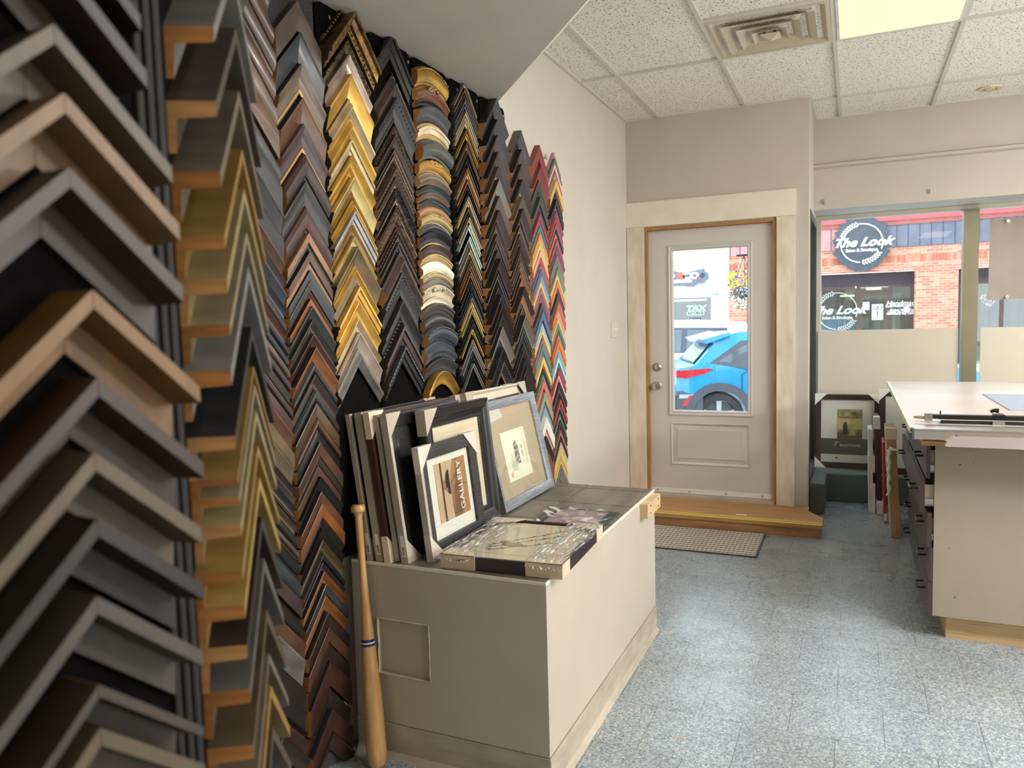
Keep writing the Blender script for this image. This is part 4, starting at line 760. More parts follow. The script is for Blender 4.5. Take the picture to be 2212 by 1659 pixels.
build(MB().box(2.13, 2.17, 3.765, 3.825, .9925, .998).tube([(2.12, 3.80, 1.008), (2.135, 3.80, 1.014), (2.15, 3.80, 1.012)], [.007, .008, .011], 10), 'cutter_knob', M_bplas, parent=t, smooth=.8)
build(MB().box(2.12, 2.165, 3.735, 3.7448, .958, .974), 'stop_clamp', M_steel, parent=t); build(MB().tube([(2.30, 3.74, .959), (2.30, 3.74, .972)], .006, 8), 'stop_pin', M_steel, parent=t)
build(MB().tube([(1.935, 3.83, .975), (1.935, 3.83, 1.005)], .003, 8), 'upright_pin', M_bplas, parent=t)
tag(build(MB().prism([(2.266, 5.13, .9585), (2.272, 4.31, .9585), (2.9, 4.31, .9585), (2.9, 5.10, .9585)], (0, 0, .003)), 'mat_sheet', mat('blue_grey_mat_board', (156, 168, 186), .6, amt=.01), loc=(2.5, 4.7, .9585)), 'blue grey sheet of mat board lying on the cutting table', 'mat board')
tag(build(MB().box(2.53, 3.1, 5.97, 5.99, .9585, .962), 'metal_ruler', M_alu, loc=(2.8, 5.98, .9585)), 'thin metal ruler lying at the far edge of the cutting table', 'ruler')
t = thing('cardboard_tray', 'pinkish folded cardboard tray hanging over the front of the cutting table', 'tray', (2.3, 3.56, .9))
M_pk = mat('pinkish_cardboard', (206, 188, 178), .75, amt=.02)
build(MB().prism([(1.905, 3.660, .9095), (2.9, 3.660, .9095), (2.9, 3.50, .9095), (1.945, 3.50, .9095)], (0, 0, .002)), 'tray_floor', M_pk, parent=t)
build(MB().prism([(1.922, 3.498, .902), (1.945, 3.498, .9400), (2.9, 3.498, .9400), (2.9, 3.498, .894), (1.93, 3.498, .896)], (0, -.0025, 0)), 'front_flap', mat('mauve_cardboard', (178, 162, 160), .75, amt=.02), parent=t)
# ---------------------------------------------------------------- frames beside the counter and on the ledge
tb = math.radians(5); oT = Vector((1.302, 6.56, .2215))
TT = lambda a, b, c: oT+Vector((a, b*math.sin(tb)-c, b*math.cos(tb)))
def art_trad(t, T, z):
    k = 0
    build(MB(T).box(.04, .434, .042, .105, z, z+.0008), 'lower_band', M_matw, parent=t)
    build(MB(T).box(.04, .434, .105, .232, z, z+.0008), 'title_band', mat('charcoal_print', (70, 62, 58), .6, amt=.02), parent=t)
    build(MB(T).box(.162, .346, .232, .468, z, z+.0012), 'wedding_photo', mat('photo_trees', (196, 176, 120), .6, scale=22, rgb2=(70, 56, 36)), parent=t)
    build(MB(T).box(.164, .344, .310, .395, z+.0012, z+.0014), 'photo_sky', mat('photo_light', (226, 210, 150), .6, scale=16, rgb2=(190, 168, 110)), parent=t)
    build(MB(T).box(.164, .344, .234, .285, z+.0012, z+.0014), 'photo_lawn', mat('photo_lawn', (120, 96, 56), .6, scale=30, rgb2=(70, 54, 34)), parent=t)
    build(MB(T).prism([(a, b, z+.0015) for a, b in ((.205, .268), (.237, .268), (.238, .335), (.233, .358), (.222, .372), (.211, .358), (.205, .335))], (0, 0, .0002)), 'photo_groom', mat('photo_suit', (30, 24, 18), .6), parent=t)
    build(MB(T).prism([(a, b, z+.0015) for a, b in ((.243, .262), (.302, .262), (.285, .31), (.282, .35), (.272, .372), (.262, .35), (.260, .31))], (0, 0, .0002)), 'photo_bride', mat('photo_dress', (216, 194, 124), .6), parent=t)
    text('RADITIONS', .029, lambda x, y, c: T(.258+x, .178+y, z+.001+c), M_wink, 'title', parent=t, ext=.0003)
    text('T', .050, lambda x, y, c: T(.142+x, .186+y, z+.001+c), M_wink, 'title_initial', parent=t, shear=.6, ext=.0003)
    text('Premium hardwood moulding & conservation mats', .008, lambda x, y, c: T(.237+x, .148+y, z+.001+c), mat('grey_lettering', (150, 146, 140), .6), 'subtitle', parent=t, ext=.0002)
    mb = MB(T).box(.150, .166, .072, .086, z+.001, z+.0014); build(mb, 'emblem', mat('emblem_maroon', (120, 60, 56), .6), parent=t)
picture('dark frame reading TRADITIONS with a sepia wedding photo on the carpeted ledge', TT, .474, .588, .042, .03, mat('dark_walnut_frame', (66, 50, 44), .35, scale=8, rgb2=(44, 32, 28)), 'bevel', mats=((.035, .44, .035, .553, M_matw),), corners='abcd', mcor=M_white, extra=art_trad)
def slab(nm, lab, x0, x1, y0, y1, z0, z1, tilt, m, parts=(), cat='picture frame', name='wrapped_frame'):
    """upright panel beside the counter, faces -x, top tilts toward the counter"""
    T = lambda a, b, c: Vector((a+tilt*c, b, c))
    t = thing(name, lab, cat, ((x0+x1)/2, (y0+y1)/2, z0)); build(MB(T).box(x0, x1, y0, y1, z0, z1), 'panel', m, parent=t, bevel=.002)
    for (n_, a, b, m2) in parts: build(MB(T).box(*a), n_, m2, parent=t, bevel=.003)
    return t
slab('k', 'kraft wrapped large flat frame leaning on the drawers nearest the camera', 1.812, 1.868, 5.36, 5.70, .001, .70, -.055, M_kraft, (('corner_wrap', (1.806, 1.874, 5.352, 5.42, .64, .712), 0, M_cardl),))
slab('r', 'narrow red board edge standing left of the kraft wrapped frame', 1.783, 1.798, 5.72, 5.97, .001, .565, -.03, mat('red_board', (176, 36, 52), .5), (('label', (1.7825, 1.7985, 5.718, 5.7195, .02, .07), 0, M_white),), cat='board', name='red_board')
slab('b', 'dark brown frame with white corner wraps between red board and white foam', 1.747, 1.779, 5.98, 6.28, .001, .70, -.04, mat('dark_brown_lacquer', (62, 44, 38), .35), (('corner_wrap', (1.742, 1.784, 5.972, 6.05, .62, .708), 0, M_foam), ('corner_wrap', (1.742, 1.784, 5.972, 6.05, .0015, .10), 0, M_foam)))
slab('w', 'white foam wrapped frame standing leftmost beside the carpeted ledge', 1.690, 1.735, 6.00, 6.27, .001, .42, -.02, M_foam, (('dark_corner', (1.720, 1.7358, 5.998, 5.9995, .22, .30), 0, M_ink), ('upper_wrap', (1.692, 1.724, 6.03, 6.27, .4205, .61), 0, M_foam)))
T6 = lambda a, b, c: Vector((1.762+a, 6.42+.05*b-c, .2215+b))
picture('dark brown frame with white corners behind the cutting table corner', T6, .40, .64, .045, .03, mat('umber_frame', (66, 46, 40), .35), 'bevel', mats=((.035, .365, .035, .605, M_matw),), corners='dc', mcor=M_white)
t = thing('bubble_wrap_roll', 'narrow crumpled white bubble wrap strip hanging by the kraft frame', 'bubble wrap', (1.80, 5.345, .28))
random.seed(9); pts = [(1.792+.004*math.sin(i*1.7), 5.338, .58-.30*i/14) for i in range(15)]
build(MB().tube(pts, [.011+.004*math.sin(i*2.3) for i in range(15)], 10), 'roll', M_foam, parent=t, smooth=2)
build(MB().tube([(1.792, 5.338, .585), (1.82, 5.335, .580), (1.86, 5.335, .577), (1.885, 5.335, .577)], [.014, .010, .007, .005], 8), 'loose_end', M_foam, parent=t, smooth=2)
# ---------------------------------------------------------------- street outside
YB = 25.0
def F(x, z, y=YB): return (1.583+(x-1.583)*1.25, y, 1.438+(z-1.438)*1.25)
M_road = mat('pale_asphalt', (196, 196, 196), .85, amt=.04, scale=6)
struct(MB().box(-22, 26, 7.3, 23.4, -.35, -.23), 'road', M_road)
o = struct(MB().box(-22, 26, 23.41, 33, -.35, -.06), 'pavement', mat('sidewalk_concrete', (206, 200, 190), .85, amt=.03))
o = struct(MB().box(-6, 9, 7.01, 7.29, -.35, -.02), 'kerb', mat('kerb_concrete', (206, 200, 190), .85, amt=.03))
def brick(name, c1, c2, mo, bw=.22, rh=.075, soldier=False):
    m = bpy.data.materials.new(name); m.use_nodes = True; n = m.node_tree; b = n.nodes['Principled BSDF']; N = n.nodes.new; L = n.links.new
    tc = N('ShaderNodeTexCoord'); sp = N('ShaderNodeSeparateXYZ'); cb = N('ShaderNodeCombineXYZ'); L(tc.outputs['Object'], sp.inputs[0]); L(sp.outputs['X'], cb.inputs[0]); L(sp.outputs['Z'], cb.inputs[1])
    br = N('ShaderNodeTexBrick'); L(cb.outputs[0], br.inputs[0]); br.offset = 0 if soldier else .5
    for k, v in (('Scale', 1), ('Mortar Size', .007), ('Bias', -.2), ('Brick Width', bw), ('Row Height', rh)): br.inputs[k].default_value = v
    br.inputs['Color1'].default_value = (*lin(c1), 1); br.inputs['Color2'].default_value = (*lin(c2), 1); br.inputs['Mortar'].default_value = (*lin(mo), 1)
    L(br.outputs[0], b.inputs['Base Color']); b.inputs['Roughness'].default_value = .9; return m
M_brick = brick('street_brick', (196, 116, 92), (222, 164, 136), (206, 178, 160)); M_sold = brick('soldier_brick', (190, 104, 80), (226, 160, 130), (160, 120, 104), .075, .25, True)
bk = thing('brick_storefront', 'red brick shop across the street with dark sign band and recessed entrance', 'building', (1.583, YB, -.1))
def bpart(name, m, *boxes, y0=YB, dy=.3, par=None):
    mb = MB()
    for x0, x1, z0, z1 in boxes:
        a = F(x0, z0); b = F(x1, z1); mb.box(a[0], b[0], y0, y0+dy, a[2], b[2])
    return build(mb, name, m, parent=par or bk)
xl, xr = -1.325, 9.0
bpart('wall', M_brick, (xl, xr, 2.80, 2.995), (xl, xr, 2.446, 2.64), (xl, -.9, .1, 2.4455), (2.872, 3.735, .1, 2.4455), (6.6, 9, .1, 2.4455))
bpart('soldier_course', M_sold, (xl, xr, 2.6405, 2.7995))
bpart('siding', mat('red_siding', (206, 140, 140), .7, amt=.06, scale=3), (xl, 1.30, 2.996, 3.50), y0=YB-.06)
bpart('siding', mat('dark_siding', (112, 114, 128), .7, amt=.1, scale=3), (1.3005, xr, 2.996, 3.50), y0=YB-.06)
mb = MB()
for i in range(44):
    x = -1.3+.235*i
    if x < 8.9: a = F(x, 3.0); b = F(x+.018, 3.5); mb.box(a[0], b[0], YB-.066, YB-.0605, a[2], b[2])
build(mb, 'siding_batten', mat('siding_gap', (84, 76, 86), .8), parent=bk)
bpart('cornice', mat('red_cornice', (200, 92, 96), .7, amt=.06, scale=5), (xl, xr, 3.60, 4.6), y0=YB-.14, dy=.4)
bpart('cornice_lip', mat('rust_lip', (166, 96, 84), .7), (xl, xr, 3.5005, 3.5995), y0=YB-.10, dy=.3)
for (a, b) in ((-.899, 2.8715), (3.7355, 6.599)):
    bpart('fascia', mat('dark_fascia', (66, 60, 72), .7, amt=.15), (a, b, 2.135, 2.4455), y0=YB+.5, dy=.1)
    bpart('shop_interior', mat('shop_interior_wall', (128, 128, 122), .9, amt=.2, scale=1.2, stretch=(8, 1, .3)), (a, b, .1, 2.134), y0=YB+2.2, dy=.1)
    bpart('reveal', M_brick, (a-.0, a+.003, .1, 2.44), (b-.003, b, .1, 2.44), y0=YB+.301, dy=.198)
M_dkf = mat('dark_brown_shopframe', (84, 66, 56), .5)
bpart('shopfront_frame', M_dkf, (-.899, 1.60, 2.05, 2.134), (1.62, 1.715, .1, 2.134), (1.7155, 2.32, 2.10, 2.134), (2.3205, 2.41, .1, 2.134), (2.411, 2.8715, 2.08, 2.134), (2.79, 2.8715, .1, 2.079), (1.7155, 2.32, 1.965, 2.03), (.4, .46, .1, 2.049), (3.7355, 6.599, 2.08, 2.134), (3.76, 3.84, .1, 2.079), (4.6, 4.68, .1, 2.079), y0=YB+.5, dy=.08)
bpart('shop_door', mat('shop_door_frame', (92, 72, 60), .5), (1.7155, 1.76, .1, 1.964), (2.27, 2.32, .1, 1.964), (1.7605, 2.2695, 1.90, 1.964), (1.7605, 2.2695, .1, .35), y0=YB+.5, dy=.05)
M_sg = clear('shop_glass', (.78, .82, .82), .18)
bpart('shop_window', M_sg, (-.899, 1.6, .1, 2.049), (1.7605, 2.2695, .351, 1.899), (1.7155, 2.32, 2.031, 2.099), (2.411, 2.789, .1, 2.079), (3.841, 4.599, .1, 2.079), (4.681, 6.59, .1, 2.079), y0=YB+.53, dy=.01)
mb = MB()
for (x, z) in ((1.85, 2.06), (1.86, 2.04), (1.25, 1.9)): a = F(x, z); mb.box(a[0], a[0]+.42, YB+1.3, YB+1.9, a[2]+.02, a[2]+.06)
build(mb, 'shop_light', mat('shop_tube_light', (255, 240, 190), .5, emis=1.3), parent=bk)
bpart('curtain', mat('shop_sheer_curtain', (196, 190, 172), .9, scale=2, rgb2=(110, 110, 100), stretch=(14, 1, .2)), (.70, 1.5, .1, 1.6), (2.42, 2.62, .1, 1.95), y0=YB+.9, dy=.03)
bpart('poster', M_white, (1.968, 2.215, 1.31, 1.685), y0=YB+.515, dy=.01); bpart('poster', mat('blue_poster', (110, 170, 206), .6, scale=3, rgb2=(226, 226, 220)), (1.766, 1.915, 1.55, 1.747), y0=YB+.515, dy=.01)
text('8', .34, lambda x, y, c: Vector((F(2.09, 0)[0]+x, YB+.512-c, F(0, 1.56)[2]+y)), mat('scissor_grey', (120, 118, 120), .6), 'scissors_print', parent=bk) if 0 else None
mb = MB(); c0 = F(2.09, 1.58)
for sx in (-1, 1): mb.tube([(c0[0]+sx*.06+.055*math.cos(q), YB+.508, c0[2]+.03+.055*math.sin(q)) for q in [i*.524 for i in range(13)]], .009, 6); mb.tube([(c0[0]+sx*.03, YB+.508, c0[2]-.015), (c0[0]-sx*.012, YB+.508, c0[2]-.26)], .009, 6)
build(mb, 'scissors_print', mat('scissor_grey', (110, 108, 112), .6), parent=bk)
# round salon sign
def salon_sign(par, cx, cz, R, y, mw, k=1.0):
    mb = MB(); c = F(cx, cz)
    mb.tube([(c[0]+R*math.cos(q), y, c[2]+R*math.sin(q)) for q in [(-.35+i*.1) for i in range(22)]], .018*k, 6); mb.tube([(c[0]+R*math.cos(q), y, c[2]+R*math.sin(q)) for q in [(2.75+i*.1) for i in range(20)]], .018*k, 6)
    for q0, dq in ((1.75, .13), (4.75, .13)):
        for i in range(8):
            q = q0+i*dq
            for rr, tw in ((.86, .5), (1.14, -.5)):
                a = Vector((c[0]+R*math.cos(q), y, c[2]+R*math.sin(q))); b = Vector((c[0]+R*rr*math.cos(q+.12), y, c[2]+R*rr*math.sin(q+.12))); mb.tube([a, (a+b)/2, b], [.006, .028*k, .004], 6)
    build(mb, 'wreath_ring', mw, parent=par)
    text('The Look', R*.62, lambda x, yy, z: Vector((c[0]+x, y-z, c[2]+.02+yy)), mw, 'lettering', parent=par, shear=.45, sx=1.15, ext=.01, bold=.012)
    text('Salon & Boutique', R*.22, lambda x, yy, z: Vector((c[0]+x, y-z, c[2]-R*.36+yy)), mw, 'small_lettering', parent=par, ext=.01, bold=.004)
sg = thing('round_salon_sign', 'round black salon sign with white wreath reading The Look on the brick shop', 'sign', F(1.724, 3.119, YB-.18))
random.seed(11); c = F(1.724, 3.119); N_ = 72
build(MB().prism([(c[0]+(.80*random.uniform(.93, 1.08))*math.cos(i*2*math.pi/N_)*.96, YB-.14-.01, c[2]+(.80*random.uniform(.93, 1.08))*math.sin(i*2*math.pi/N_)) for i in range(N_)], (0, -.04, 0)), 'sign_panel', mat('sign_charcoal', (72, 78, 86), .6), parent=sg)
salon_sign(sg, 1.724, 3.119, .56, YB-.21, M_wink)
salon_sign(bk, 1.195, 1.545, .56, YB+.50, mat('window_vinyl', (206, 206, 200), .6), .8)
for s_, zz, sz in (('Handmade', 1.69, .20), ('Local Products Sold Here', 1.625, .085), ('Kitchen Witch Co.', 1.53, .085), ('Under the Dutch Elm', 1.488, .085), ('Serendipity Soy Candles', 1.446, .085)):
    text(s_, sz, (lambda zz: lambda x, y, c: Vector((F(2.62, 0)[0]+x, YB+.50-c, F(0, zz)[2]+y)))(zz), M_wink, 'window_lettering', parent=bk, shear=.3 if sz > .1 else 0, bold=.003)
# cream building
cr = thing('cream_storefront', 'cream painted shop with a tax office window left of the brick one', 'building', (-4, YB, -.1))
M_crm = mat('cream_render', (236, 228, 196), .8, amt=.02); M_crw = mat('cream_brick', (238, 234, 214), .8, amt=.04, scale=10)
bpart('wall', M_crm, (-9, -1.515, 2.13, 3.6), (-9, -5.4, .1, 2.129), (-1.58, -1.515, .1, 2.129), par=cr)
bpart('pilaster', M_crw, (-1.5145, -1.328, .1, 3.7), y0=YB-.06, dy=.36, par=cr)
bpart('cornice', M_crm, (-9, -1.515, 2.975, 3.05), (-9, -1.515, 3.2, 3.3), y0=YB-.12, dy=.12, par=cr); bpart('panel_moulding', M_crm, (-9, -1.52, 2.11, 2.145), y0=YB-.05, dy=.05, par=cr)
bpart('side_panel', mat('pale_green_panel', (206, 212, 200), .7), (-1.80, -1.581, .1, 2.10), y0=YB+.1, dy=.05, par=cr)
bpart('shop_interior', mat('office_interior', (104, 110, 104), .9, amt=.2, scale=2), (-5.4, -1.58, .1, 2.129), y0=YB+2.5, dy=.05, par=cr)
bpart('shop_window', M_sg, (-5.39, -1.801, .1, 2.10), y0=YB+.1, dy=.01, par=cr)
mb = MB(); a = F(-2.8, 2.02); mb.box(a[0]-1, a[0]+1.2, YB+.6, YB+.75, a[2], a[2]+.05).box(a[0]-1, a[0]+.9, YB+1.2, YB+1.35, a[2]-.1, a[2]-.05); build(mb, 'tube_light', mat('office_tube_light', (240, 250, 244), .5, emis=1.4), parent=cr)
sg = thing('shop_name_sign', 'grey scroll shaped hanging shop sign ending in CO on the cream building', 'sign', F(-2.4, 2.5, YB-.1))
pts = [(-4.2, 2.70), (-3.2, 2.70), (-2.75, 2.72), (-2.55, 2.66), (-2.45, 2.64), (-1.93, 2.735), (-1.93, 2.66), (-1.84, 2.61), (-1.83, 2.50), (-1.86, 2.44), (-1.93, 2.42), (-1.93, 2.36), (-2.12, 2.36), (-2.20, 2.28), (-2.5, 2.32), (-2.75, 2.33), (-4.2, 2.33)]
build(MB().prism([F(x, z, YB-.06) for x, z in pts], (0, -.05, 0)), 'sign_board', mat('slate_sign_board', (120, 128, 142), .6, scale=6, rgb2=(96, 104, 120), stretch=(1, 1, 8)), parent=sg)
def ft(s_, x, z, size, m, nm='lettering', yy=YB-.125, **k): text(s_, size, lambda a, b, c: Vector((F(x, 0)[0]+a, yy-c, F(0, z)[2]+b)), m, nm, parent=k.pop('parent', sg), **k)
ft('y', -2.76, 2.545, .42, M_wink, bold=.01); ft('&', -2.53, 2.555, .34, mat('coral_lettering', (214, 106, 96), .6), bold=.02, sx=1.3); ft('CO', -2.27, 2.555, .28, mat('pale_blue_lettering', (206, 222, 230), .6), bold=.02, sx=1.2); ft('.', -2.08, 2.555, .3, mat('coral_lettering', (214, 106, 96), .6), bold=.03)
mb = MB()
for i in range(4): q = i*math.pi/2; a = F(-1.985, 2.555); mb.ball((a[0]+.05*math.cos(q), YB-.115, a[2]+.05*math.sin(q)), .03, 0, 8, 5)
build(mb, 'dot_ornament', mat('dark_ornament', (52, 50, 60), .6), parent=sg)
a = F(-3.3, 2.415); build(MB().box(a[0], F(-2.25, 0)[0], YB-.13, YB-.115, a[2]-.03, a[2]+.07), 'white_swash', M_wink, parent=sg)
sg = thing('tax_sign', 'green and white TAX RETURNS sign hanging in the office window', 'sign', F(-2.18, 1.66, YB+.05))
a, b = F(-2.41, 1.548), F(-1.96, 1.80); build(MB().box(a[0], b[0], YB+.03, YB+.05, a[2]+.11, b[2]), 'green_panel', mat('sign_green', (60, 150, 110), .6), parent=sg); build(MB().box(a[0], b[0], YB+.03, YB+.05, a[2], a[2]+.1095), 'white_panel', M_white, parent=sg)
ft('TAX', -2.18, 1.715, .24, M_wink, yy=YB+.028, parent=sg, bold=.012, sx=1.3, shear=.15); ft('RETURNS', -2.18, 1.59, .10, mat('green_lettering', (24, 90, 66), .6), yy=YB+.028, parent=sg, bold=.006, sx=1.2)
sg2 = thing('welcome_sign', 'small dark blue sign in the office window reading Come In', 'sign', F(-2.2, 1.4, YB+.05))
a, b = F(-2.33, 1.20), F(-2.06, 1.475); build(MB().box(a[0], b[0], YB+.03, YB+.05, a[2], b[2]), 'sign_panel', mat('sign_navy', (50, 66, 104), .6), parent=sg2)
ft('Come In', -2.195, 1.425, .085, M_wink, yy=YB+.028, parent=sg2, bold=.003); ft('OPEN', -2.195, 1.34, .09, M_wink, yy=YB+.028, parent=sg2, bold=.006)
# hanging basket
hb = thing('hanging_basket', 'hanging basket of yellow purple and white flowers outside the door', 'plant', (.36, 9.37, 1.55))
random.seed(5); bc = Vector((.39, 9.37, 1.80))
build(MB().ball((bc.x, bc.y, bc.z-.06), .13, 0, 14, 8, (1, 1, .7)), 'basket', mat('basket_moss', (96, 104, 62), .9, amt=.2, scale=20), parent=hb, smooth=2)
gp = {'leaf': (mat('leaf_green', (120, 146, 70), .6, amt=.15, scale=9), 190, None), 'yellow_flower': (mat('petal_yellow', (244, 228, 40), .6), 110, (-.05, .25, .0)), 'purple_flower': (mat('petal_purple', (112, 84, 190), .6), 90, (.06, .16, .05)), 'white_flower': (mat('petal_white', (232, 222, 240), .6), 130, (0, -.2, -.12))}
for nm, (m, cnt, bias) in gp.items():
    mb = MB()
    for i in range(cnt):
        q = random.uniform(0, 6.28); e = random.uniform(-1, 1); r = .19*random.uniform(.75, 1.1); s_ = random.uniform(.008, .016)
        zc = e*.19; 
        if nm == 'yellow_flower': q = random.uniform(2.2, 5.2); zc = random.uniform(-.03, .20)
        if nm == 'purple_flower': q = random.uniform(3.6, 6.0); zc = random.uniform(-.10, .24)
        if nm == 'white_flower': q = random.uniform(3.2, 6.2); zc = random.uniform(-.27, .0)
        if nm == 'leaf': zc = random.uniform(-.27, .2)
        rr = r*math.sqrt(max(.12, 1-(zc/.3)**2)); p = bc+Vector((rr*math.cos(q), rr*math.sin(q), zc)); a = Vector((random.uniform(-1, 1), random.uniform(-1, -.2), random.uniform(-1, 1))).normalized(); o_ = a.orthogonal().normalized(); w_ = a.cross(o_)
        mb.add([tuple(p+(o_*math.cos(j*1.2566)+w_*math.sin(j*1.2566))*s_) for j in range(5)]+[tuple(p+a*s_*.4)], [(j, (j+1) % 5, 5) for j in range(5)]+[(4, 3, 2, 1, 0)])
    o_ = build(mb, nm, m, parent=hb); o_['kind'] = 'stuff'
build(MB().tube([(bc.x-.12, bc.y, bc.z+.02), (bc.x, bc.y, 2.17)], .004, 5).tube([(bc.x+.12, bc.y, bc.z+.02), (bc.x, bc.y, 2.17)], .004, 5).tube([(bc.x, bc.y+.12, bc.z+.02), (bc.x, bc.y, 2.17)], .004, 5), 'hanger_wire', M_bplas, parent=hb)
lp = thing('lamp_post', 'dark metal street post carrying the flower basket', 'post', (1.0, 9.4, -.23))
build(MB().tube([(1.0, 9.4, -.22), (1.0, 9.4, 4.5)], .05, 12), 'post', M_bronze, parent=lp); build(MB().tube([(.951, 9.4, 2.18), (.30, 9.4, 2.18)], .012, 8), 'bracket', M_bplas, parent=lp)
# cars
def car(nm, lab, pos, yaw, L, W, H, paint, prof, glassz, wheels, tint, tail=True, clad=True, cat='car'):
    """x along the body from the tail (0) to the nose (L); y = 0 near side"""
    c, s_ = math.cos(yaw), math.sin(yaw); P = Vector(pos); T = lambda a, b, z: P+Vector((a*c-b*s_, a*s_+b*c, z))
    t = thing(nm, lab, cat, P+Vector((L/2*c-W/2*s_, L/2*s_+W/2*c, 0)))
    zb = prof['belt']
    def inset(x, z):  # body half narrowing with height (tumblehome)
        if z <= zb: return .05*max(0, (.35-z)/.35)+.02*abs((z-.7))
        return .02+.20*(z-zb)/(H-zb)*1.0
    top = prof['top']; xs = sorted(set([round(L*i/46, 4) for i in range(47)]+[p[0] for p in top]))
    def zt(x):
        for (a, za), (b, zb_) in zip(top, top[1:]):
            if a <= x <= b: return za+(zb_-za)*(x-a)/(b-a+1e-9)
        return top[-1][1]
    def zlo(x):
        z = .22
        for wx, R in wheels:
            d = abs(x-wx)
            if d < R+.05: z = max(z, .33+math.sqrt(max(0, (R+.05)**2-d*d)))
        return z
    NZ = 9; vs = []; fs = []
    for x in xs:
        zl = zlo(x); zh = max(zt(x), zl+.02); e = max(0, .12-x)*.9+max(0, x-(L-.35))*.5
        for j in range(NZ): 
            z = zl+(zh-zl)*j/(NZ-1); vs.append((x, inset(x, z)+e, z))
        for j in range(NZ-1, -1, -1):
            z = zl+(zh-zl)*j/(NZ-1); vs.append((x, W-inset(x, z)-e, z))
    n2 = 2*NZ
    for i in range(len(xs)-1):
        for j in range(n2): fs.append((i*n2+j, i*n2+(j+1) % n2, (i+1)*n2+(j+1) % n2, (i+1)*n2+j))
    fs += [tuple(range(n2)), tuple(range((len(xs)-1)*n2, len(xs)*n2))]
    build(MB(T).add(vs, fs), 'body', paint, parent=t, smooth=.5)
    for nm2, poly in glassz:
        mb = MB(T); d_ = .009 if nm2 == 'side_window' else .004; mb.add([(x, inset(x, z)-d_, z) for x, z in poly]+[(x, inset(x, z)+.004, z) for x, z in poly], [tuple(range(len(poly))), tuple(range(2*len(poly)-1, len(poly)-1, -1))]+[(i, (i+1) % len(poly), len(poly)+(i+1) % len(poly), len(poly)+i) for i in range(len(poly))]); build(mb, nm2, tint if nm2 == 'side_window' else M_clad, parent=t)
    for wx, R in wheels:
        for yy, sd in ((.02, 1), (W-.24, -1)):
            w_ = thing_part(t, T, wx, yy, R, sd)
        if clad:
            mb = MB(T); a = [math.pi*i/14 for i in range(15)]
            o1 = [(wx+(R+.14)*math.cos(q), inset(0, .5)-.022, .33+(R+.14)*math.sin(q)) for q in a]; i1 = [(wx+(R+.03)*math.cos(q), inset(0, .5)-.022, .33+(R+.03)*math.sin(q)) for q in a]
            vs = o1+i1+[(x, y+.03, z) for x, y, z in o1]+[(x, y+.03, z) for x, y, z in i1]; m_ = 15
            fs = [(i, i+1, m_+i+1, m_+i) for i in range(14)]+[(2*m_+i, 3*m_+i, 3*m_+i+1, 2*m_+i+1) for i in range(14)]+[(i, 2*m_+i, 2*m_+i+1, i+1) for i in range(14)]+[(m_+i, m_+i+1, 3*m_+i+1, 3*m_+i) for i in range(14)]
            build(mb.add(vs, fs), 'wheel_arch', M_clad, parent=t)
    return t, T, inset
M_clad = mat('grey_cladding', (84, 86, 92), .6, amt=.03); M_tyre = mat('tyre_rubber', (58, 58, 60), .8); M_rim = mat('alloy_rim', (206, 208, 210), .3, .6)
def thing_part(t, T, wx, yy, R, sd):
    mb = MB(T); n = 28; y0, y1 = (yy, yy+.22)
    for (ra, ya, rb, yb) in ((R, y0+.02, R, y1-.02), (R, y0+.02, R-.03, y0), (R-.03, y0, R-.11, y0+.01), (R, y1-.02, R-.03, y1), (R-.03, y1, R-.11, y1-.01), (R-.11, y0+.01, R-.11, y1-.01)):
        mb.add([(wx+r*math.cos(2*math.pi*j/n), y, R+r*math.sin(2*math.pi*j/n)) for r, y in ((ra, ya), (rb, yb)) for j in range(n)], [(j, (j+1) % n, n+(j+1) % n, n+j) for j in range(n)])
    w = build(mb, 'wheel', M_tyre, parent=t, smooth=.6)
    mb = MB(T); yf = y0+.03 if sd > 0 else y1-.05
    for k in range(5):
        q = k*2*math.pi/5+.3; mb.prism([(wx+r*math.cos(q+d), yf, R+r*math.sin(q+d)) for r, d in ((.05, -.6), (R-.115, -.16), (R-.115, .16), (.05, .6))], (0, .02, 0))
    mb.tube([(wx, yf-.01, R), (wx, yf+.02, R)], .07, 14); build(mb, 'rim', M_rim, parent=w)
    build(MB(T).tube([(wx, yf+.03, R), (wx, yf+.04, R)], R-.115, 20), 'hub_disc', M_clad, parent=w)
M_blue = mat('bright_blue_car_paint', (20, 146, 200), .25, amt=.03, coat=.8); M_wcar = mat('white_car_paint', (228, 232, 238), .3, amt=.01, coat=.5)
M_tint = mat('tinted_car_glass', (90, 104, 112), .1, amt=.1, scale=2, spec=.8)
yawc = math.radians(20)
top = [(0, .93), (.03, 1.0), (.26, 1.05), (.52, 1.33), (.54, 1.41), (.85, 1.475), (1.4, 1.50), (2.1, 1.47), (2.75, 1.08), (3.3, 1.02), (3.95, .88), (4.165, .70)]
gl = [('side_window', [(.56, 1.09), (.96, 1.02), (.96, 1.31), (.88, 1.28)]), ('side_window', [(1.02, 1.0), (1.72, .98), (1.72, 1.38), (1.06, 1.36)]), ('side_window', [(1.80, .98), (2.60, .99), (2.20, 1.33), (1.80, 1.38)]), ('window_surround', [(.44, 1.07), (.96, .975), (2.75, .95), (2.75, .98), (2.24, 1.37), (1.5, 1.41), (.88, 1.36)])]
pos = Vector((-.60, 10.28, -.23))
t, T, ins = car('blue_car', 'bright blue hatchback with red tail lights parked outside the door', pos, yawc, 4.165, 1.8, 1.50, M_blue, dict(belt=.98, top=top), [gl[3], gl[0], gl[1], gl[2]], ((.56, .335), (3.16, .335)), M_tint)
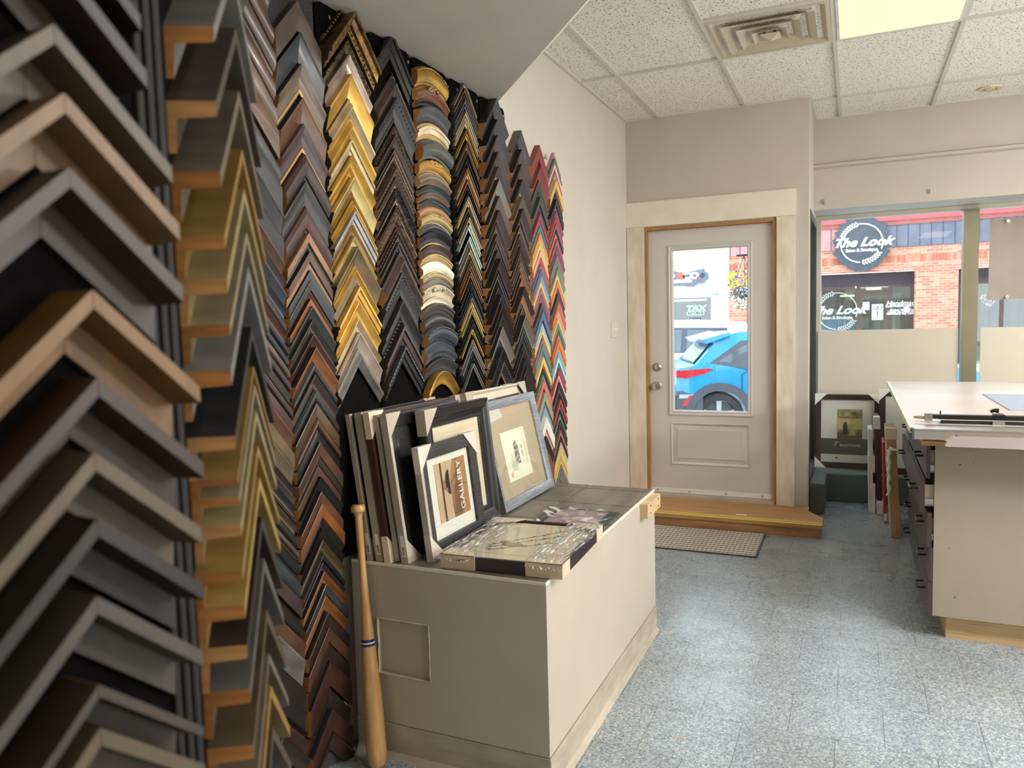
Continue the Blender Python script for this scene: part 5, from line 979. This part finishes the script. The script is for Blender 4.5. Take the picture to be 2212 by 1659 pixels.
build(MB(T).prism([(.0, -.004, .90), (.06, -.01, .98), (.42, -.004, 1.0), (.48, .0, .985), (.36, -.004, .93), (.10, -.01, .87)], (0, .05, 0)).box(-.012, .03, .02, .42, .88, .98), 'tail_light', mat('tail_light_red', (206, 40, 50), .2, amt=.1), parent=t)
build(MB(T).prism([(-.01, -.004, .22), (-.01, -.004, .70), (.34, -.008, .62), (.34, -.008, .22)], (0, .04, 0)).box(-.03, .02, .03, 1.77, .25, .64), 'bumper_cladding', M_clad, parent=t)
build(MB(T).box(.02, .22, -.012, .01, .60, .655), 'reflector', M_rim, parent=t); build(MB(T).prism([(.05, -.014, .50), (.12, -.014, .50), (.22, -.014, .64), (.16, -.014, .64)], (0, .02, 0)), 'rear_fog_light', mat('fog_red', (220, 60, 60), .3), parent=t)
build(MB(T).prism([(.42, .12, 1.33), (.74, .12, 1.44), (.72, .12, 1.48), (.36, .12, 1.39)], (0, 1.56, 0)), 'spoiler', M_blue, parent=t)
build(MB(T).add([(.25, .25, 1.06), (.25, 1.55, 1.06), (.50, 1.45, 1.33), (.50, .35, 1.33), (.26, .25, 1.08), (.26, 1.55, 1.08), (.51, 1.45, 1.35), (.51, .35, 1.35)], [(0, 1, 2, 3), (4, 7, 6, 5), (0, 4, 5, 1), (1, 5, 6, 2), (2, 6, 7, 3), (3, 7, 4, 0)]), 'rear_window', M_tint, parent=t)
build(MB(T).box(-.045, -.031, .30, .82, .42, .55), 'number_plate', mat('plain_plate', (216, 220, 206), .5, scale=4, rgb2=(206, 206, 150)), parent=t)
build(MB(T).tube([(1.04, -.012, .84), (1.07, -.035, .85), (1.24, -.035, .85), (1.27, -.012, .84)], .014, 8), 'door_handle', M_blue, parent=t)
mb = MB(T)
for pts in ([(.98, -.004, 1.0), (.86, -.002, .9), (.86, -.002, .6), (1.02, -.004, .35)],): mb.tube(pts, .005, 5)
build(mb, 'door_seam', M_ink, parent=t)
top2 = [(0, .85), (.02, 1.0), (.25, 1.15), (.55, 1.50), (.70, 1.60), (1.6, 1.66), (2.8, 1.64), (3.5, 1.15), (4.5, .95), (4.7, .7)]
g2 = [('window_surround', [(.62, 1.05), (.80, 1.50), (2.75, 1.54), (3.4, 1.05)]), ('side_window', [(.72, 1.10), (.86, 1.42), (1.0, 1.46), (1.0, 1.08)]), ('side_window', [(1.04, 1.08), (1.04, 1.46), (1.52, 1.48), (1.52, 1.06)]), ('side_window', [(1.62, 1.06), (1.62, 1.48), (2.58, 1.48), (3.2, 1.06)])]
def mirrored(nm, lab, pos, L, W, *a):
    return car(nm, lab, pos, math.pi, L, W, *a)
# nose to the left: tail at the right end; near side is the body's other flank
P_ = Vector((.25, 14.2, -.23))
t, T, ins = car('white_car', 'white crossover car parked across the street behind the blue car', P_+Vector((0, 1.8, 0)), math.pi, 4.7, 1.8, 1.66, M_wcar, dict(belt=1.04, top=top2), [], ((.95, .35), (3.75, .35)), M_tint, clad=False)
ins2 = lambda x, z: .02+.20*(z-1.04)/(1.66-1.04) if z > 1.04 else .02*abs(z-.7)
for nm2, poly in g2:
    e_ = .012 if nm2 == 'side_window' else .006
    mb = MB(T); k = len(poly); mb.add([(x, 1.8-ins2(x, z)+e_, z) for x, z in poly]+[(x, 1.8-ins2(x, z)-.01, z) for x, z in poly], [tuple(range(k)), tuple(range(2*k-1, k-1, -1))]+[(i, (i+1) % k, k+(i+1) % k, k+i) for i in range(k)]); build(mb, nm2, M_tint if nm2 == 'side_window' else M_clad, parent=t)
build(MB(T).box(.9, 4.2, 1.795, 1.82, .22, .42), 'side_cladding', M_clad, parent=t); build(MB(T).box(1.95, 2.2, 1.79, 1.815, .90, .925), 'door_handle', M_rim, parent=t)
